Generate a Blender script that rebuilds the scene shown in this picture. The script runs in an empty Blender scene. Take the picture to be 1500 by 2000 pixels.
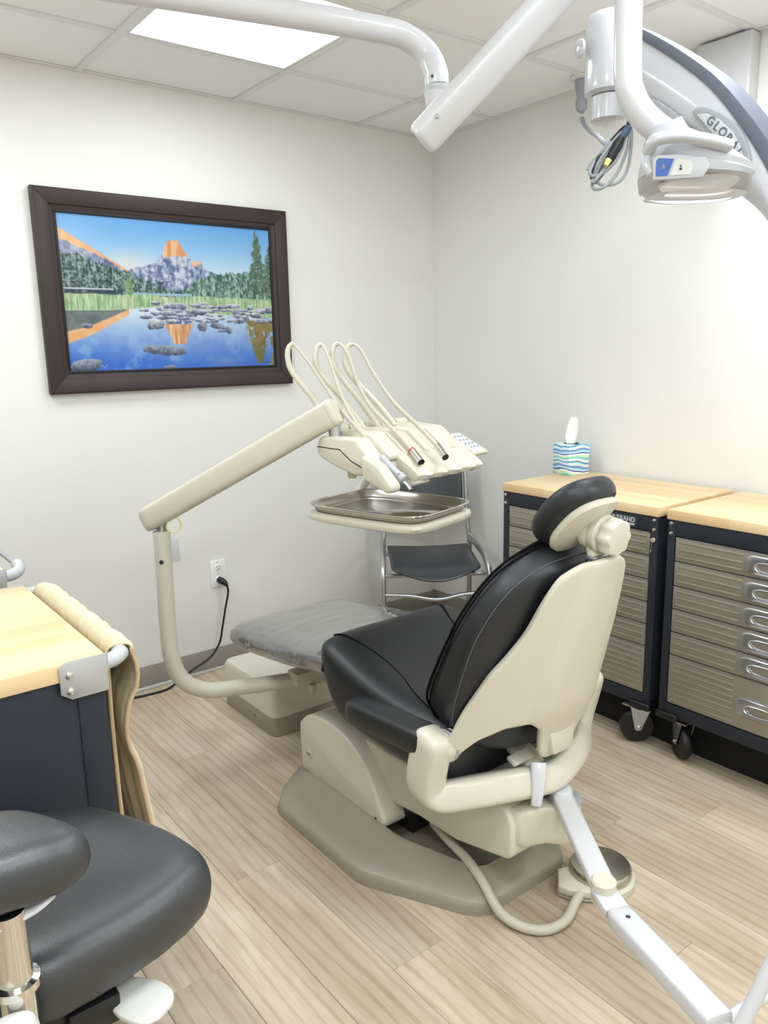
import bpy, bmesh, math, random
import numpy as np
from mathutils import Vector, Matrix
random.seed(7)
D = bpy.data
SC = bpy.context.scene
COL = SC.collection
PI = math.pi

# ------------------------------------------------------------------ camera
cam = D.cameras.new('camera'); camo = D.objects.new('camera', cam); COL.objects.link(camo)
RT = Vector((0.78733039, -0.61621491, -0.01974968)); UP = Vector((0.13960249, 0.14698386, 0.97923791)); FW = Vector((0.60051812, 0.77374087, -0.20175))
m = Matrix((RT, UP, -FW)).transposed().to_4x4(); m.translation = Vector((-2.78029723, -3.13380108, 1.40771029))
camo.matrix_world = m
cam.sensor_fit = 'VERTICAL'; cam.sensor_height = 24.0; cam.lens = 24.0 * 1532.32 / 2000.0
cam.clip_start = .02
SC.camera = camo
# ------------------------------------------------------------------ world, exposure
w = D.worlds.new('world'); SC.world = w; w.use_nodes = True
w.node_tree.nodes['Background'].inputs[0].default_value = (1, 1, 1, 1)
w.node_tree.nodes['Background'].inputs[1].default_value = 0.25
SC.view_settings.view_transform = 'Standard'; SC.view_settings.look = 'None'
SC.view_settings.gamma = 1.0; SC.view_settings.use_curve_mapping = False
SC.view_settings.exposure = 1.2
LIGHT = {'diffuser_dim': 4.1, 'fill_diffuser_mid': 7.6, 'fill_diffuser_full': 10.5}   # emission of the ceiling light diffusers; mid and full serve the added panels
H = 2.427             # ceiling height
RX, RY = -3.9, -4.4   # far sides of the room

# ------------------------------------------------------------------ materials
def lin(c):
    return tuple((v/255/12.92 if v/255 <= .04045 else ((v/255+.055)/1.055)**2.4) for v in c) + (1,)
MATS = {}
def nt(name):
    mt = D.materials.new(name); mt.use_nodes = True
    t = mt.node_tree; b = t.nodes['Principled BSDF']
    MATS[name] = mt
    return mt, t, b
def node(t, kind, **kw):
    n = t.nodes.new(kind)
    for k, v in kw.items():
        if k.startswith('i_'): n.inputs[k[2:].replace('_', ' ')].default_value = v
        else: setattr(n, k, v)
    return n
def mat(name, rgb, rough=.5, metal=0., bump=0., scale=60., spec=.5, var=0., coat=0., dist=.002):
    mt, t, b = nt(name)
    b.inputs['Base Color'].default_value = lin(rgb); b.inputs['Roughness'].default_value = rough
    b.inputs['Metallic'].default_value = metal; b.inputs['Specular IOR Level'].default_value = spec
    b.inputs['Coat Weight'].default_value = coat
    tc = node(t, 'ShaderNodeTexCoord')
    n = node(t, 'ShaderNodeTexNoise', i_Scale=scale, i_Detail=4.)
    t.links.new(tc.outputs['Object'], n.inputs['Vector'])
    if bump:
        bp = node(t, 'ShaderNodeBump', i_Strength=bump, i_Distance=dist)
        t.links.new(n.outputs['Fac'], bp.inputs['Height']); t.links.new(bp.outputs[0], b.inputs['Normal'])
    v = var or .02
    r = node(t, 'ShaderNodeMapRange'); r.inputs[3].default_value = 1-v; r.inputs[4].default_value = 1+v
    n2 = node(t, 'ShaderNodeTexNoise', i_Scale=scale*.12, i_Detail=3.)
    t.links.new(tc.outputs['Object'], n2.inputs['Vector']); t.links.new(n2.outputs['Fac'], r.inputs[0])
    mx = node(t, 'ShaderNodeVectorMath', operation='SCALE'); mx.inputs[0].default_value = lin(rgb)[:3]
    t.links.new(r.outputs[0], mx.inputs['Scale']); t.links.new(mx.outputs[0], b.inputs['Base Color'])
    return mt
mat('wall', (231, 230, 225), .55, bump=.25, scale=14, dist=.004)
mat('tile', (242, 242, 241), .9, bump=.35, scale=260, var=.01)
mat('grid', (228, 228, 226), .45)
mat('base', (152, 147, 137), .45)
mat('shoe', (205, 203, 198), .5)
mat('cream', (210, 205, 189), .34, coat=.15)
mat('cream_matte', (208, 202, 185), .5, bump=.1, scale=200)
mat('taupe', (152, 144, 128), .36, bump=.15, scale=300)
mat('stool_leather', (40, 43, 46), .4, bump=.2, scale=420, var=.06, spec=.9)
mat('black_leather', (27, 30, 34), .4, bump=.22, scale=420, var=.06, spec=.55)
mat('black_plastic', (24, 25, 28), .38)
mat('rubber', (16, 16, 18), .45)
mat('chair_plastic', (50, 54, 58), .3, spec=.6)
mat('seam', (12, 13, 15), .8, spec=.1)
mat('outlet_white', (238, 238, 236), .35)
mat('stitch', (96, 101, 108), .7, spec=.2)
mat('white_plastic', (204, 204, 206), .34, coat=.25)
mat('white_shine', (196, 197, 202), .26, coat=.35)
mat('grey_plastic', (98, 104, 115), .55, spec=.3)
mat('plug_grey', (158, 162, 170), .45)
mat('light_grey', (186, 188, 190), .42)
mat('mid_grey', (150, 153, 157), .45)
mat('chrome', (215, 212, 205), .12, metal=1.)
mat('steel', (196, 192, 184), .24, metal=1., bump=.06, scale=40)
mat('satin', (188, 190, 192), .32, metal=.9)
mat('plate', (188, 188, 188), .42, metal=.55)
mat('frame_paint', (40, 44, 52), .5, spec=.3, bump=.12, scale=320)
mat('toe_black', (10, 10, 11), .8)
mat('pic_frame', (60, 50, 49), .5, spec=.3, bump=.2, scale=70, var=.22)
mat('pic_lip', (34, 31, 33), .5, spec=.3)
mat('tissue', (250, 250, 250), .8)
mat('blue_button', (44, 86, 160), .35)
mat('icon', (120, 126, 132), .5)
mat('dark_icon', (52, 56, 62), .5)
mat('red_band', (196, 40, 50), .4)
mat('yellow', (236, 228, 150), .5)
mat('cable_grey', (150, 154, 158), .5)
mat('wire_black', (22, 23, 26), .5)
mat('blue_cable', (74, 92, 122), .5)
mat('hose', (196, 190, 174), .4)
mat('lever', (214, 214, 208), .4)
mat('silver_text', (206, 208, 212), .35, metal=.4)
mat('apron', (224, 212, 178), .45, bump=.3, scale=30, var=.08, dist=.004)
mat('apron_edge', (196, 172, 138), .6, bump=.3, scale=120, var=.15)
mat('emblem', (84, 86, 90), .4, metal=.5)
mat('pad_grey', (200, 200, 196), .5)

# diffusers of the ceiling lights and of the added fill panels (give off light)
for nm, st_ in LIGHT.items():
    mt, t, b = nt(nm); t.nodes.remove(b)
    e = node(t, 'ShaderNodeEmission', i_Strength=st_); e.inputs[0].default_value = (.90, .955, 1.0, 1)
    t.links.new(e.outputs[0], t.nodes['Material Output'].inputs[0])
# brushed drawer metal
mt, t, b = nt('drawer')
tc = node(t, 'ShaderNodeTexCoord'); mp = node(t, 'ShaderNodeMapping'); mp.inputs['Scale'].default_value = (400, 3, 400)
n = node(t, 'ShaderNodeTexNoise', i_Scale=1., i_Detail=3.)
cr = node(t, 'ShaderNodeValToRGB'); cr.color_ramp.elements[0].color = lin((146, 139, 126)); cr.color_ramp.elements[1].color = lin((172, 165, 150))
t.links.new(tc.outputs['Object'], mp.inputs[0]); t.links.new(mp.outputs[0], n.inputs['Vector']); t.links.new(n.outputs['Fac'], cr.inputs[0]); t.links.new(cr.outputs[0], b.inputs['Base Color'])
b.inputs['Metallic'].default_value = .5; b.inputs['Roughness'].default_value = .42
# wood planks of the floor: grain along y, per-plank tone
mt, t, b = nt('oak_floor')
oi = node(t, 'ShaderNodeObjectInfo'); tc = node(t, 'ShaderNodeTexCoord')
off = node(t, 'ShaderNodeVectorMath', operation='SCALE'); off.inputs[0].default_value = (3.1, 7.7, 1.9)
ml = node(t, 'ShaderNodeMath', operation='MULTIPLY'); ml.inputs[1].default_value = 40.
t.links.new(oi.outputs['Random'], ml.inputs[0]); t.links.new(ml.outputs[0], off.inputs['Scale'])
add = node(t, 'ShaderNodeVectorMath', operation='ADD')
t.links.new(tc.outputs['Object'], add.inputs[0]); t.links.new(off.outputs[0], add.inputs[1])
mp = node(t, 'ShaderNodeMapping'); mp.inputs['Scale'].default_value = (7, 1.5, 1)
t.links.new(add.outputs[0], mp.inputs[0])
n1 = node(t, 'ShaderNodeTexNoise', i_Scale=1., i_Detail=6., i_Distortion=.7, i_Roughness=.6)
t.links.new(mp.outputs[0], n1.inputs['Vector'])
mp2 = node(t, 'ShaderNodeMapping'); mp2.inputs['Scale'].default_value = (190, 12, 1)
t.links.new(add.outputs[0], mp2.inputs[0])
n2 = node(t, 'ShaderNodeTexNoise', i_Scale=1., i_Detail=3.); t.links.new(mp2.outputs[0], n2.inputs['Vector'])
wv = node(t, 'ShaderNodeTexWave', i_Scale=1.1, i_Distortion=9., i_Detail=3.); wv.inputs['Detail Scale'].default_value = .9
mp3 = node(t, 'ShaderNodeMapping'); mp3.inputs['Scale'].default_value = (9, .75, 1)
t.links.new(add.outputs[0], mp3.inputs[0]); t.links.new(mp3.outputs[0], wv.inputs['Vector'])
cr = node(t, 'ShaderNodeValToRGB')
cr.color_ramp.elements[0].position = .28; cr.color_ramp.elements[0].color = lin((178, 158, 134))
cr.color_ramp.elements[1].position = .68; cr.color_ramp.elements[1].color = lin((214, 201, 180))
t.links.new(n1.outputs['Fac'], cr.inputs[0])
cr2 = node(t, 'ShaderNodeValToRGB')
cr2.color_ramp.elements[0].position = .35; cr2.color_ramp.elements[0].color = (.91, .90, .885, 1)
cr2.color_ramp.elements[1].position = .6; cr2.color_ramp.elements[1].color = (1, 1, 1, 1)
t.links.new(n2.outputs['Fac'], cr2.inputs[0])
cr3 = node(t, 'ShaderNodeValToRGB')
cr3.color_ramp.elements[0].position = .0; cr3.color_ramp.elements[0].color = (.86, .83, .79, 1)
cr3.color_ramp.elements[1].position = .35; cr3.color_ramp.elements[1].color = (1, 1, 1, 1)
t.links.new(wv.outputs['Fac'], cr3.inputs[0])
m1 = node(t, 'ShaderNodeVectorMath', operation='MULTIPLY'); m2 = node(t, 'ShaderNodeVectorMath', operation='MULTIPLY'); m3 = node(t, 'ShaderNodeVectorMath', operation='SCALE')
t.links.new(cr.outputs[0], m1.inputs[0]); t.links.new(cr2.outputs[0], m1.inputs[1])
t.links.new(m1.outputs[0], m2.inputs[0]); t.links.new(cr3.outputs[0], m2.inputs[1])
mr = node(t, 'ShaderNodeMapRange'); mr.inputs[3].default_value = .86; mr.inputs[4].default_value = 1.1
t.links.new(oi.outputs['Random'], mr.inputs[0]); t.links.new(mr.outputs[0], m3.inputs['Scale']); t.links.new(m2.outputs[0], m3.inputs[0])
t.links.new(m3.outputs[0], b.inputs['Base Color']); b.inputs['Roughness'].default_value = .48; b.inputs['Specular IOR Level'].default_value = .35
bp = node(t, 'ShaderNodeBump', i_Strength=.12, i_Distance=.001); t.links.new(n2.outputs['Fac'], bp.inputs['Height']); t.links.new(bp.outputs[0], b.inputs['Normal'])
# butcher-block worktop: staves along y (axis 0) or x (axis 1)
def butcher(name, along):
    mt, t, b = nt(name)
    tc = node(t, 'ShaderNodeTexCoord'); mp = node(t, 'ShaderNodeMapping')
    if along == 'x': mp.inputs['Rotation'].default_value = (0, 0, PI/2)
    mp.inputs['Location'].default_value = (0.013, .07, 0)
    br = node(t, 'ShaderNodeTexBrick', i_Scale=1., i_Mortar_Size=.0)
    br.inputs['Brick Width'].default_value = .42; br.inputs['Row Height'].default_value = .045; br.inputs['Bias'].default_value = 0.
    br.inputs['Color1'].default_value = lin((226, 190, 142)); br.inputs['Color2'].default_value = lin((236, 212, 170)); br.inputs['Mortar'].default_value = lin((226, 186, 132))
    rot = node(t, 'ShaderNodeMapping'); rot.inputs['Rotation'].default_value = (0, 0, PI/2)
    t.links.new(tc.outputs['Object'], mp.inputs[0]); t.links.new(mp.outputs[0], rot.inputs[0]); t.links.new(rot.outputs[0], br.inputs['Vector'])
    g = node(t, 'ShaderNodeMapping'); g.inputs['Scale'].default_value = (70, 5, 70) 
    n = node(t, 'ShaderNodeTexNoise', i_Scale=1., i_Detail=4.); t.links.new(mp.outputs[0], g.inputs[0]); t.links.new(g.outputs[0], n.inputs['Vector'])
    r = node(t, 'ShaderNodeMapRange'); r.inputs[3].default_value = .9; r.inputs[4].default_value = 1.08
    t.links.new(n.outputs['Fac'], r.inputs[0])
    s = node(t, 'ShaderNodeVectorMath', operation='SCALE'); t.links.new(br.outputs['Color'], s.inputs[0]); t.links.new(r.outputs[0], s.inputs['Scale'])
    t.links.new(s.outputs[0], b.inputs['Base Color']); b.inputs['Roughness'].default_value = .4
butcher('butcher_y', 'y'); butcher('butcher_x', 'x')
# printed stripes of the tissue box
mt, t, b = nt('stripes')
tc = node(t, 'ShaderNodeTexCoord'); n = node(t, 'ShaderNodeTexNoise', i_Scale=9., i_Detail=1.)
t.links.new(tc.outputs['Object'], n.inputs['Vector'])
sp = node(t, 'ShaderNodeSeparateXYZ'); t.links.new(tc.outputs['Object'], sp.inputs[0])
ma = node(t, 'ShaderNodeMath', operation='MULTIPLY_ADD'); ma.inputs[1].default_value = .05; t.links.new(n.outputs['Fac'], ma.inputs[0]); t.links.new(sp.outputs['Z'], ma.inputs[2])
sc = node(t, 'ShaderNodeMath', operation='MULTIPLY'); sc.inputs[1].default_value = 15.; t.links.new(ma.outputs[0], sc.inputs[0])
fr = node(t, 'ShaderNodeMath', operation='FRACT'); t.links.new(sc.outputs[0], fr.inputs[0])
cr = node(t, 'ShaderNodeValToRGB'); cr.color_ramp.interpolation = 'CONSTANT'
cols = [(0, (214, 238, 240)), (.12, (88, 150, 208)), (.2, (226, 240, 246)), (.34, (120, 206, 206)), (.44, (206, 232, 190)), (.54, (238, 246, 248)), (.64, (74, 88, 168)), (.7, (196, 226, 244)), (.82, (104, 172, 222)), (.92, (150, 120, 190)), (.96, (236, 244, 246))]
els = cr.color_ramp.elements
els[0].position = 0; els[0].color = lin(cols[0][1]); els[1].position = cols[1][0]; els[1].color = lin(cols[1][1])
for p_, c_ in cols[2:]:
    q_ = els.new(p_); q_.color = lin(c_)
t.links.new(fr.outputs[0], cr.inputs[0]); t.links.new(cr.outputs[0], b.inputs['Base Color']); b.inputs['Roughness'].default_value = .5
# clear plastic sleeve
mt, t, b = nt('clear_sleeve')
out = t.nodes['Material Output']; tr = node(t, 'ShaderNodeBsdfTransparent'); gl = node(t, 'ShaderNodeBsdfGlossy'); gl.inputs['Roughness'].default_value = .1
df = node(t, 'ShaderNodeBsdfDiffuse'); df.inputs[0].default_value = (.85, .86, .86, 1)
fz = node(t, 'ShaderNodeFresnel', i_IOR=1.5); mx = node(t, 'ShaderNodeMixShader'); mx2 = node(t, 'ShaderNodeMixShader'); mx2.inputs[0].default_value = .13
tc = node(t, 'ShaderNodeTexCoord'); mp = node(t, 'ShaderNodeMapping'); mp.inputs['Scale'].default_value = (3.5, 9, 6); mp.inputs['Rotation'].default_value = (0, 0, .35)
n = node(t, 'ShaderNodeTexNoise', i_Scale=1., i_Detail=2., i_Distortion=1.2); t.links.new(tc.outputs['Object'], mp.inputs[0]); t.links.new(mp.outputs[0], n.inputs['Vector'])
bp = node(t, 'ShaderNodeBump', i_Strength=.5, i_Distance=.012); t.links.new(n.outputs['Fac'], bp.inputs['Height'])
t.links.new(bp.outputs[0], gl.inputs['Normal']); t.links.new(bp.outputs[0], fz.inputs['Normal'])
fb = node(t, 'ShaderNodeMath', operation='MULTIPLY_ADD'); fb.inputs[1].default_value = 2.0; fb.inputs[2].default_value = .08; fb.use_clamp = True
t.links.new(fz.outputs[0], fb.inputs[0])
t.links.new(tr.outputs[0], mx2.inputs[1]); t.links.new(df.outputs[0], mx2.inputs[2])
t.links.new(fb.outputs[0], mx.inputs[0]); t.links.new(mx2.outputs[0], mx.inputs[1]); t.links.new(gl.outputs[0], mx.inputs[2]); t.links.new(mx.outputs[0], out.inputs[0])
# clear lens of the operatory light
mt, t, b = nt('clear_lens')
b.inputs['Base Color'].default_value = (.93, .92, .9, 1); b.inputs['Roughness'].default_value = .05; b.inputs['Transmission Weight'].default_value = .9; b.inputs['IOR'].default_value = 1.2
# picture print: colours stored per vertex
mt, t, b = nt('print')
va = node(t, 'ShaderNodeVertexColor'); va.layer_name = 'ink'
t.links.new(va.outputs[0], b.inputs['Base Color']); b.inputs['Roughness'].default_value = .16; b.inputs['Specular IOR Level'].default_value = .35

# ------------------------------------------------------------------ helpers
def thing(name, label, cat, loc, group=None, kind=None):
    o = D.objects.new(name, None); COL.objects.link(o); o.empty_display_size = .05
    o.location = loc; o['label'] = label; o['category'] = cat
    if group: o['group'] = group
    return o
def wloc(o):
    v = Vector(o.location)
    while o.parent: o = o.parent; v += Vector(o.location)
    return v
def crom(pts, n=8, closed=False):
    P = [Vector(p) for p in pts]; out = []; N = len(P)
    for i in range(N if closed else N-1):
        if closed: p0, p1, p2, p3 = P[i-1], P[i], P[(i+1) % N], P[(i+2) % N]
        else:
            p1, p2 = P[i], P[i+1]
            p0 = P[i-1] if i > 0 else p1*2-p2
            p3 = P[i+2] if i+2 < N else p2*2-p1
        for k in range(n):
            s = k/n
            out.append(.5*((2*p1)+(p2-p0)*s+(2*p0-5*p1+4*p2-p3)*s*s+(3*p1-p0-3*p2+p3)*s**3))
    if not closed: out.append(P[-1].copy())
    return out
def sup(a, b, n=24, e=2.):
    r = []
    for i in range(n):
        th = 2*PI*i/n; c, s = math.cos(th), math.sin(th)
        r.append((a*math.copysign(abs(c)**(2/e), c), b*math.copysign(abs(s)**(2/e), s)))
    return r
class MB:
    def __init__(s): s.v = []; s.f = []
    def add(s, vs, fs):
        o = len(s.v); s.v += [tuple(v) for v in vs]; s.f += [tuple(i+o for i in f) for f in fs]; return s
    def box(s, c, d, ax=None):
        c = Vector(c); X, Y, Z = ax or (Vector((1, 0, 0)), Vector((0, 1, 0)), Vector((0, 0, 1)))
        vs = [c+Vector(X)*(d[0]/2*i)+Vector(Y)*(d[1]/2*j)+Vector(Z)*(d[2]/2*k) for i in (-1, 1) for j in (-1, 1) for k in (-1, 1)]
        return s.add(vs, [(0, 1, 3, 2), (4, 6, 7, 5), (0, 4, 5, 1), (2, 3, 7, 6), (0, 2, 6, 4), (1, 5, 7, 3)])
    def bx(s, a, b): return s.box([(a[i]+b[i])/2 for i in range(3)], [abs(b[i]-a[i]) for i in range(3)])
    def loft(s, rings, caps=True, closed=False):
        n = len(rings[0]); vs = [p for r in rings for p in r]; fs = []
        for i in range(len(rings)-(0 if closed else 1)):
            j = (i+1) % len(rings)
            for k in range(n):
                l = (k+1) % n
                fs.append((i*n+k, i*n+l, j*n+l, j*n+k))
        if caps and not closed:
            fs.append(tuple(range(n-1, -1, -1))); fs.append(tuple((len(rings)-1)*n+k for k in range(n)))
        return s.add(vs, fs)
    def tube(s, path, r, n=12, sec=None, up=(0, 0, 1), caps=True, closed=False, scales=None):
        P = [Vector(p) for p in path]; N = len(P); rings = []; U = Vector(up); prev = None
        for i in range(N):
            a = P[i-1] if (i > 0 or closed) else P[i]; b_ = P[(i+1) % N] if (i < N-1 or closed) else P[i]
            T = (b_-a).normalized()
            if prev is None:
                A = U-T*U.dot(T)
                if A.length < 1e-4: A = Vector((1, 0, 0))-T*T.x
                A.normalize()
            else:
                A = prev-T*prev.dot(T)
                A.normalize()
            prev = A; B = T.cross(A)
            rr = r[i] if isinstance(r, (list, tuple)) else r
            k = scales[i] if scales else 1.
            if sec: rings.append([P[i]+B*(x*k)+A*(y*k) for x, y in sec])
            else: rings.append([P[i]+B*(rr*math.cos(2*PI*q/n))+A*(rr*math.sin(2*PI*q/n)) for q in range(n)])
        return s.loft(rings, caps, closed)
    def cyl(s, a, b, r, n=20, r2=None):
        return s.tube([a, b], [r, r if r2 is None else r2], n)
    def lathe(s, c, prof, ax=(0, 0, 1), n=28):
        c = Vector(c); Z = Vector(ax).normalized(); X = Z.orthogonal().normalized(); Y = Z.cross(X)
        rings = [[c+Z*h+X*(r*math.cos(2*PI*k/n))+Y*(r*math.sin(2*PI*k/n)) for k in range(n)] for r, h in prof]
        return s.loft(rings)
    def prism(s, poly, o, A, B, N, t):
        o, A, B, N = Vector(o), Vector(A), Vector(B), Vector(N)
        lo = [o+A*x+B*y for x, y in poly]; hi = [p+N*t for p in lo]
        return s.loft([lo, hi])
    def ball(s, c, r, sc=(1, 1, 1), n=14):
        rings = []
        for i in range(1, n):
            ph = PI*i/n
            rings.append([Vector(c)+Vector((r*sc[0]*math.sin(ph)*math.cos(2*PI*k/(2*n)), r*sc[1]*math.sin(ph)*math.sin(2*PI*k/(2*n)), -r*sc[2]*math.cos(ph))) for k in range(2*n)])
        return s.loft(rings)
    def build(s, name, mt, parent=None, bevel=0., seg=2, ang=35, smooth=True, sub=0, label=None, solid=0., soff=0.):
        me = D.meshes.new(name); off = wloc(parent) if parent else Vector((0, 0, 0))
        me.from_pydata([tuple(Vector(v)-off) for v in s.v], [], s.f)
        bm = bmesh.new(); bm.from_mesh(me)
        bmesh.ops.recalc_face_normals(bm, faces=bm.faces)
        if bevel:
            ed = [e for e in bm.edges if len(e.link_faces) == 2 and e.calc_face_angle(0) > math.radians(ang)]
            if ed: bmesh.ops.bevel(bm, geom=ed, offset=bevel, segments=seg, profile=.5, affect='EDGES', clamp_overlap=True)
        bm.to_mesh(me); bm.free()
        me.materials.append(MATS[mt])
        if smooth:
            me.polygons.foreach_set('use_smooth', [True]*len(me.polygons))
            me.set_sharp_from_angle(angle=math.radians(42))
        o = D.objects.new(name, me); COL.objects.link(o)
        if parent: o.parent = parent
        if solid:
            q = o.modifiers.new('solidify', 'SOLIDIFY'); q.thickness = solid; q.offset = soff
        if sub:
            q = o.modifiers.new('subsurf', 'SUBSURF'); q.levels = sub; q.render_levels = sub
        if label: o['label'] = label
        return o
def tag(o, label, cat, group=None):
    o['label'] = label; o['category'] = cat
    if group: o['group'] = group
    return o
def struct(o): o['kind'] = 'structure'; return o
def origin_to(o, p):
    p = Vector(p); o.data.transform(Matrix.Translation(-p)); o.location = p; return o
def dup(root, delta, label, group=None):
    r = root.copy(); COL.objects.link(r); r.location = Vector(root.location)+Vector(delta); r['label'] = label
    if group: r['group'] = group
    def rec(src, dst):
        for ch in list(src.children):
            c = ch.copy(); COL.objects.link(c); c.parent = dst; rec(ch, c)
    rec(root, r); return r
def text_mesh(name, body, size, mt, parent, o, A, B, depth=.0008, align='CENTER', bold=0.):
    cu = D.curves.new(name, 'FONT'); cu.body = body; cu.size = size; cu.extrude = depth; cu.align_x = align; cu.align_y = 'CENTER'; cu.offset = bold
    tmp = D.objects.new(name, cu); COL.objects.link(tmp)
    dg = bpy.context.evaluated_depsgraph_get(); me = D.meshes.new_from_object(tmp.evaluated_get(dg))
    D.objects.remove(tmp); D.curves.remove(cu)
    A, B = Vector(A).normalized(), Vector(B).normalized(); N = A.cross(B)
    M = Matrix((A, B, N)).transposed().to_4x4(); M.translation = Vector(o)-(wloc(parent) if parent else Vector((0, 0, 0)))
    me.transform(M); me.materials.clear(); me.materials.append(MATS[mt]); me.name = name
    ob = D.objects.new(name, me); COL.objects.link(ob); ob.parent = parent
    return ob

# ------------------------------------------------------------------ the room
fl = struct(MB().bx((RX, RY, -.06), (0, 0, -.0082)).build('floor', 'toe_black', smooth=False))
PW, PL = .152, 1.22
k = 0; x = -1.058+PW*7
shared = {}
def plank(x0, x1, y0, y1):
    key = (round(x1-x0, 4), round(y1-y0, 4))
    if key not in shared:
        mb = MB().bx((x0, y0, -.008), (x1, y1, 0)); o = mb.build('plank', 'oak_floor', fl, bevel=.0011, seg=1, smooth=False)
        origin_to(o, ((x0+x1)/2, (y0+y1)/2, 0)); shared[key] = o.data
    else:
        o = D.objects.new('plank', shared[key]); COL.objects.link(o); o.parent = fl; o.location = ((x0+x1)/2, (y0+y1)/2, 0)
xs = []
x = 0.
x = -1.058+PW*math.ceil(1.058/PW)
while x > RX:
    xs.append(x); x -= PW
offs = {}
for i, x1 in enumerate(xs):
    x0 = max(x1-PW, RX); x1 = min(x1, 0)
    if x1-x0 < .02: continue
    ph = [0, .46, .87, .23, .66][i % 5]*PL
    if abs(x1+.906) < .01: ph = (-1.868) % PL
    if abs(x1+1.21) < .01: ph = (-2.282) % PL
    if abs(x1+1.666) < .01: ph = (-1.895) % PL
    if abs(x1+.602) < .02: ph = (-2.02) % PL
    y = 0.; cuts = [0.]
    yy = math.floor(0/PL)*PL-PL+ph if ph else -PL
    while yy > RY+.05:
        if yy < -.05: cuts.append(yy)
        yy -= PL
    cuts.append(RY)
    for a, b2 in zip(cuts[:-1], cuts[1:]):
        g = .0004
        plank(round(x0+g, 4), round(x1-g, 4), round(b2+g, 4), round(a-g, 4))
struct(MB().bx((RX-.1, 0, -.06), (.1, .1, H+.1)).build('wall_left', 'wall', smooth=False))
struct(MB().bx((0, RY-.1, -.06), (.1, 0, H+.1)).build('wall_right', 'wall', smooth=False))
struct(MB().bx((RX-.1, RY-.1, -.06), (0, RY, H+.1)).build('wall_back', 'wall', smooth=False))
struct(MB().bx((RX-.1, RY, -.06), (RX, 0, H+.1)).build('wall_side', 'wall', smooth=False))
# vinyl baseboards: cove strip with a pale shoe line at the floor
for nm, a, b2, sh_a, sh_b in (('baseboard_left', (RX, -.006, 0), (-.006, 0, .103), (RX, -.018, 0), (-.018, -.006, .014)),
                              ('baseboard_right', (-.006, RY, 0), (0, 0, .103), (-.018, RY, 0), (-.006, 0, .014))):
    bb = struct(MB().bx(a, b2).build(nm, 'base', bevel=.002))
    MB().bx(sh_a, sh_b).build('shoe_strip', 'shoe', bb, bevel=.003)
# suspended ceiling
gx = [0., -.4665, -1.0945, -1.7225, -2.3505, -2.9785, -3.6065, RX]
gy = [0., -.427, -1.0345, -1.642, -2.2495, -2.857, -3.4645, -4.072, RY]
ce = struct(MB().bx((RX, RY, H+.05), (0, 0, H+.07)).build('ceiling', 'tile', smooth=False))
lights = {(2, 1), (2, 4), (4, 1), (1, 3), (4, 4), (1, 6), (4, 6)}  # except those in the chair's column, unseen panels added to brighten the room
tiles = {}
for i in range(len(gx)-1):
    for j in range(len(gy)-1):
        if (i, j) in lights: continue
        x1, x0, y1, y0 = gx[i], gx[i+1], gy[j], gy[j+1]
        key = (round(x1-x0, 4), round(y1-y0, 4))
        if key in tiles:
            o = D.objects.new('ceiling_tile', tiles[key]); COL.objects.link(o); o.parent = ce; o.location = ((x0+x1)/2, (y0+y1)/2, H)
        else:
            o = MB().bx((x0+.012, y0+.012, H+.001), (x1-.012, y1-.012, H+.016)).build('ceiling_tile', 'tile', ce, bevel=.003, smooth=False)
            tiles[key] = origin_to(o, ((x0+x1)/2, (y0+y1)/2, H)).data
for x in gx[1:-1]: MB().bx((x-.0125, RY, H-.006), (x+.0125, 0, H+.03)).build('grid_rail', 'grid', ce, smooth=False)
for j, y in enumerate(gy[1:-1]):
    for i in range(len(gx)-1): MB().bx((gx[i+1]+.0127, y-.0125, H-.005), (gx[i]-.0127, y+.0125, H+.03)).build('cross_rail', 'grid', ce, smooth=False)
MB().bx((RX, -.02, H-.004), (0, 0, H)).build('wall_angle', 'grid', ce, smooth=False)
MB().bx((-.02, RY, H-.004), (0, -.02, H)).build('wall_angle', 'grid', ce, smooth=False)
lab = {(2, 1): 'square ceiling light panel above the framed picture wall', (2, 4): 'square ceiling light panel above the head of the dental chair', (4, 4): 'added unseen fill light panel between the operator stool and the rear wall', (4, 1): 'added unseen fill light panel above the rear bench cabinet', (1, 3): 'added unseen fill light panel above the tool cabinets', (1, 6): 'added unseen fill light panel near the right wall behind the chair', (4, 6): 'added unseen fill light panel at the rear of the room'}
for (i, j) in sorted(lights):
    x1, x0, y1, y0 = gx[i]-.014, gx[i+1]+.014, gy[j]-.014, gy[j+1]+.014
    r = thing('ceiling_light', lab[(i, j)], 'ceiling light', ((x0+x1)/2, (y0+y1)/2, H), 'ceiling light panels')
    mb = MB()
    for a, b2 in (((x0, y0), (x1, y0+.014)), ((x0, y1-.014), (x1, y1)), ((x0, y0+.014), (x0+.014, y1-.014)), ((x1-.014, y0+.014), (x1, y1-.014))):
        mb.bx((*a, H-.004), (*b2, H+.012))
    mb.build('frame', 'grid', r, bevel=.0015)
    # diffuser slightly pillowed
    mb = MB(); n = 10; vs = []
    for p in range(n+1):
        for q in range(n+1):
            u, v = p/n, q/n
            zz = H+.006-.012*(1-(2*u-1)**4)*(1-(2*v-1)**4)
            vs.append((x0+.014+(x1-x0-.028)*u, y0+.014+(y1-y0-.028)*v, zz))
    mb.add(vs, [(p*(n+1)+q, (p+1)*(n+1)+q, (p+1)*(n+1)+q+1, p*(n+1)+q+1) for p in range(n) for q in range(n)])
    mb.build('diffuser', {(2, 1): 'diffuser_dim', (2, 4): 'diffuser_dim', (1, 6): 'fill_diffuser_full', (4, 6): 'fill_diffuser_full'}.get((i, j), 'fill_diffuser_mid'), r)

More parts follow.
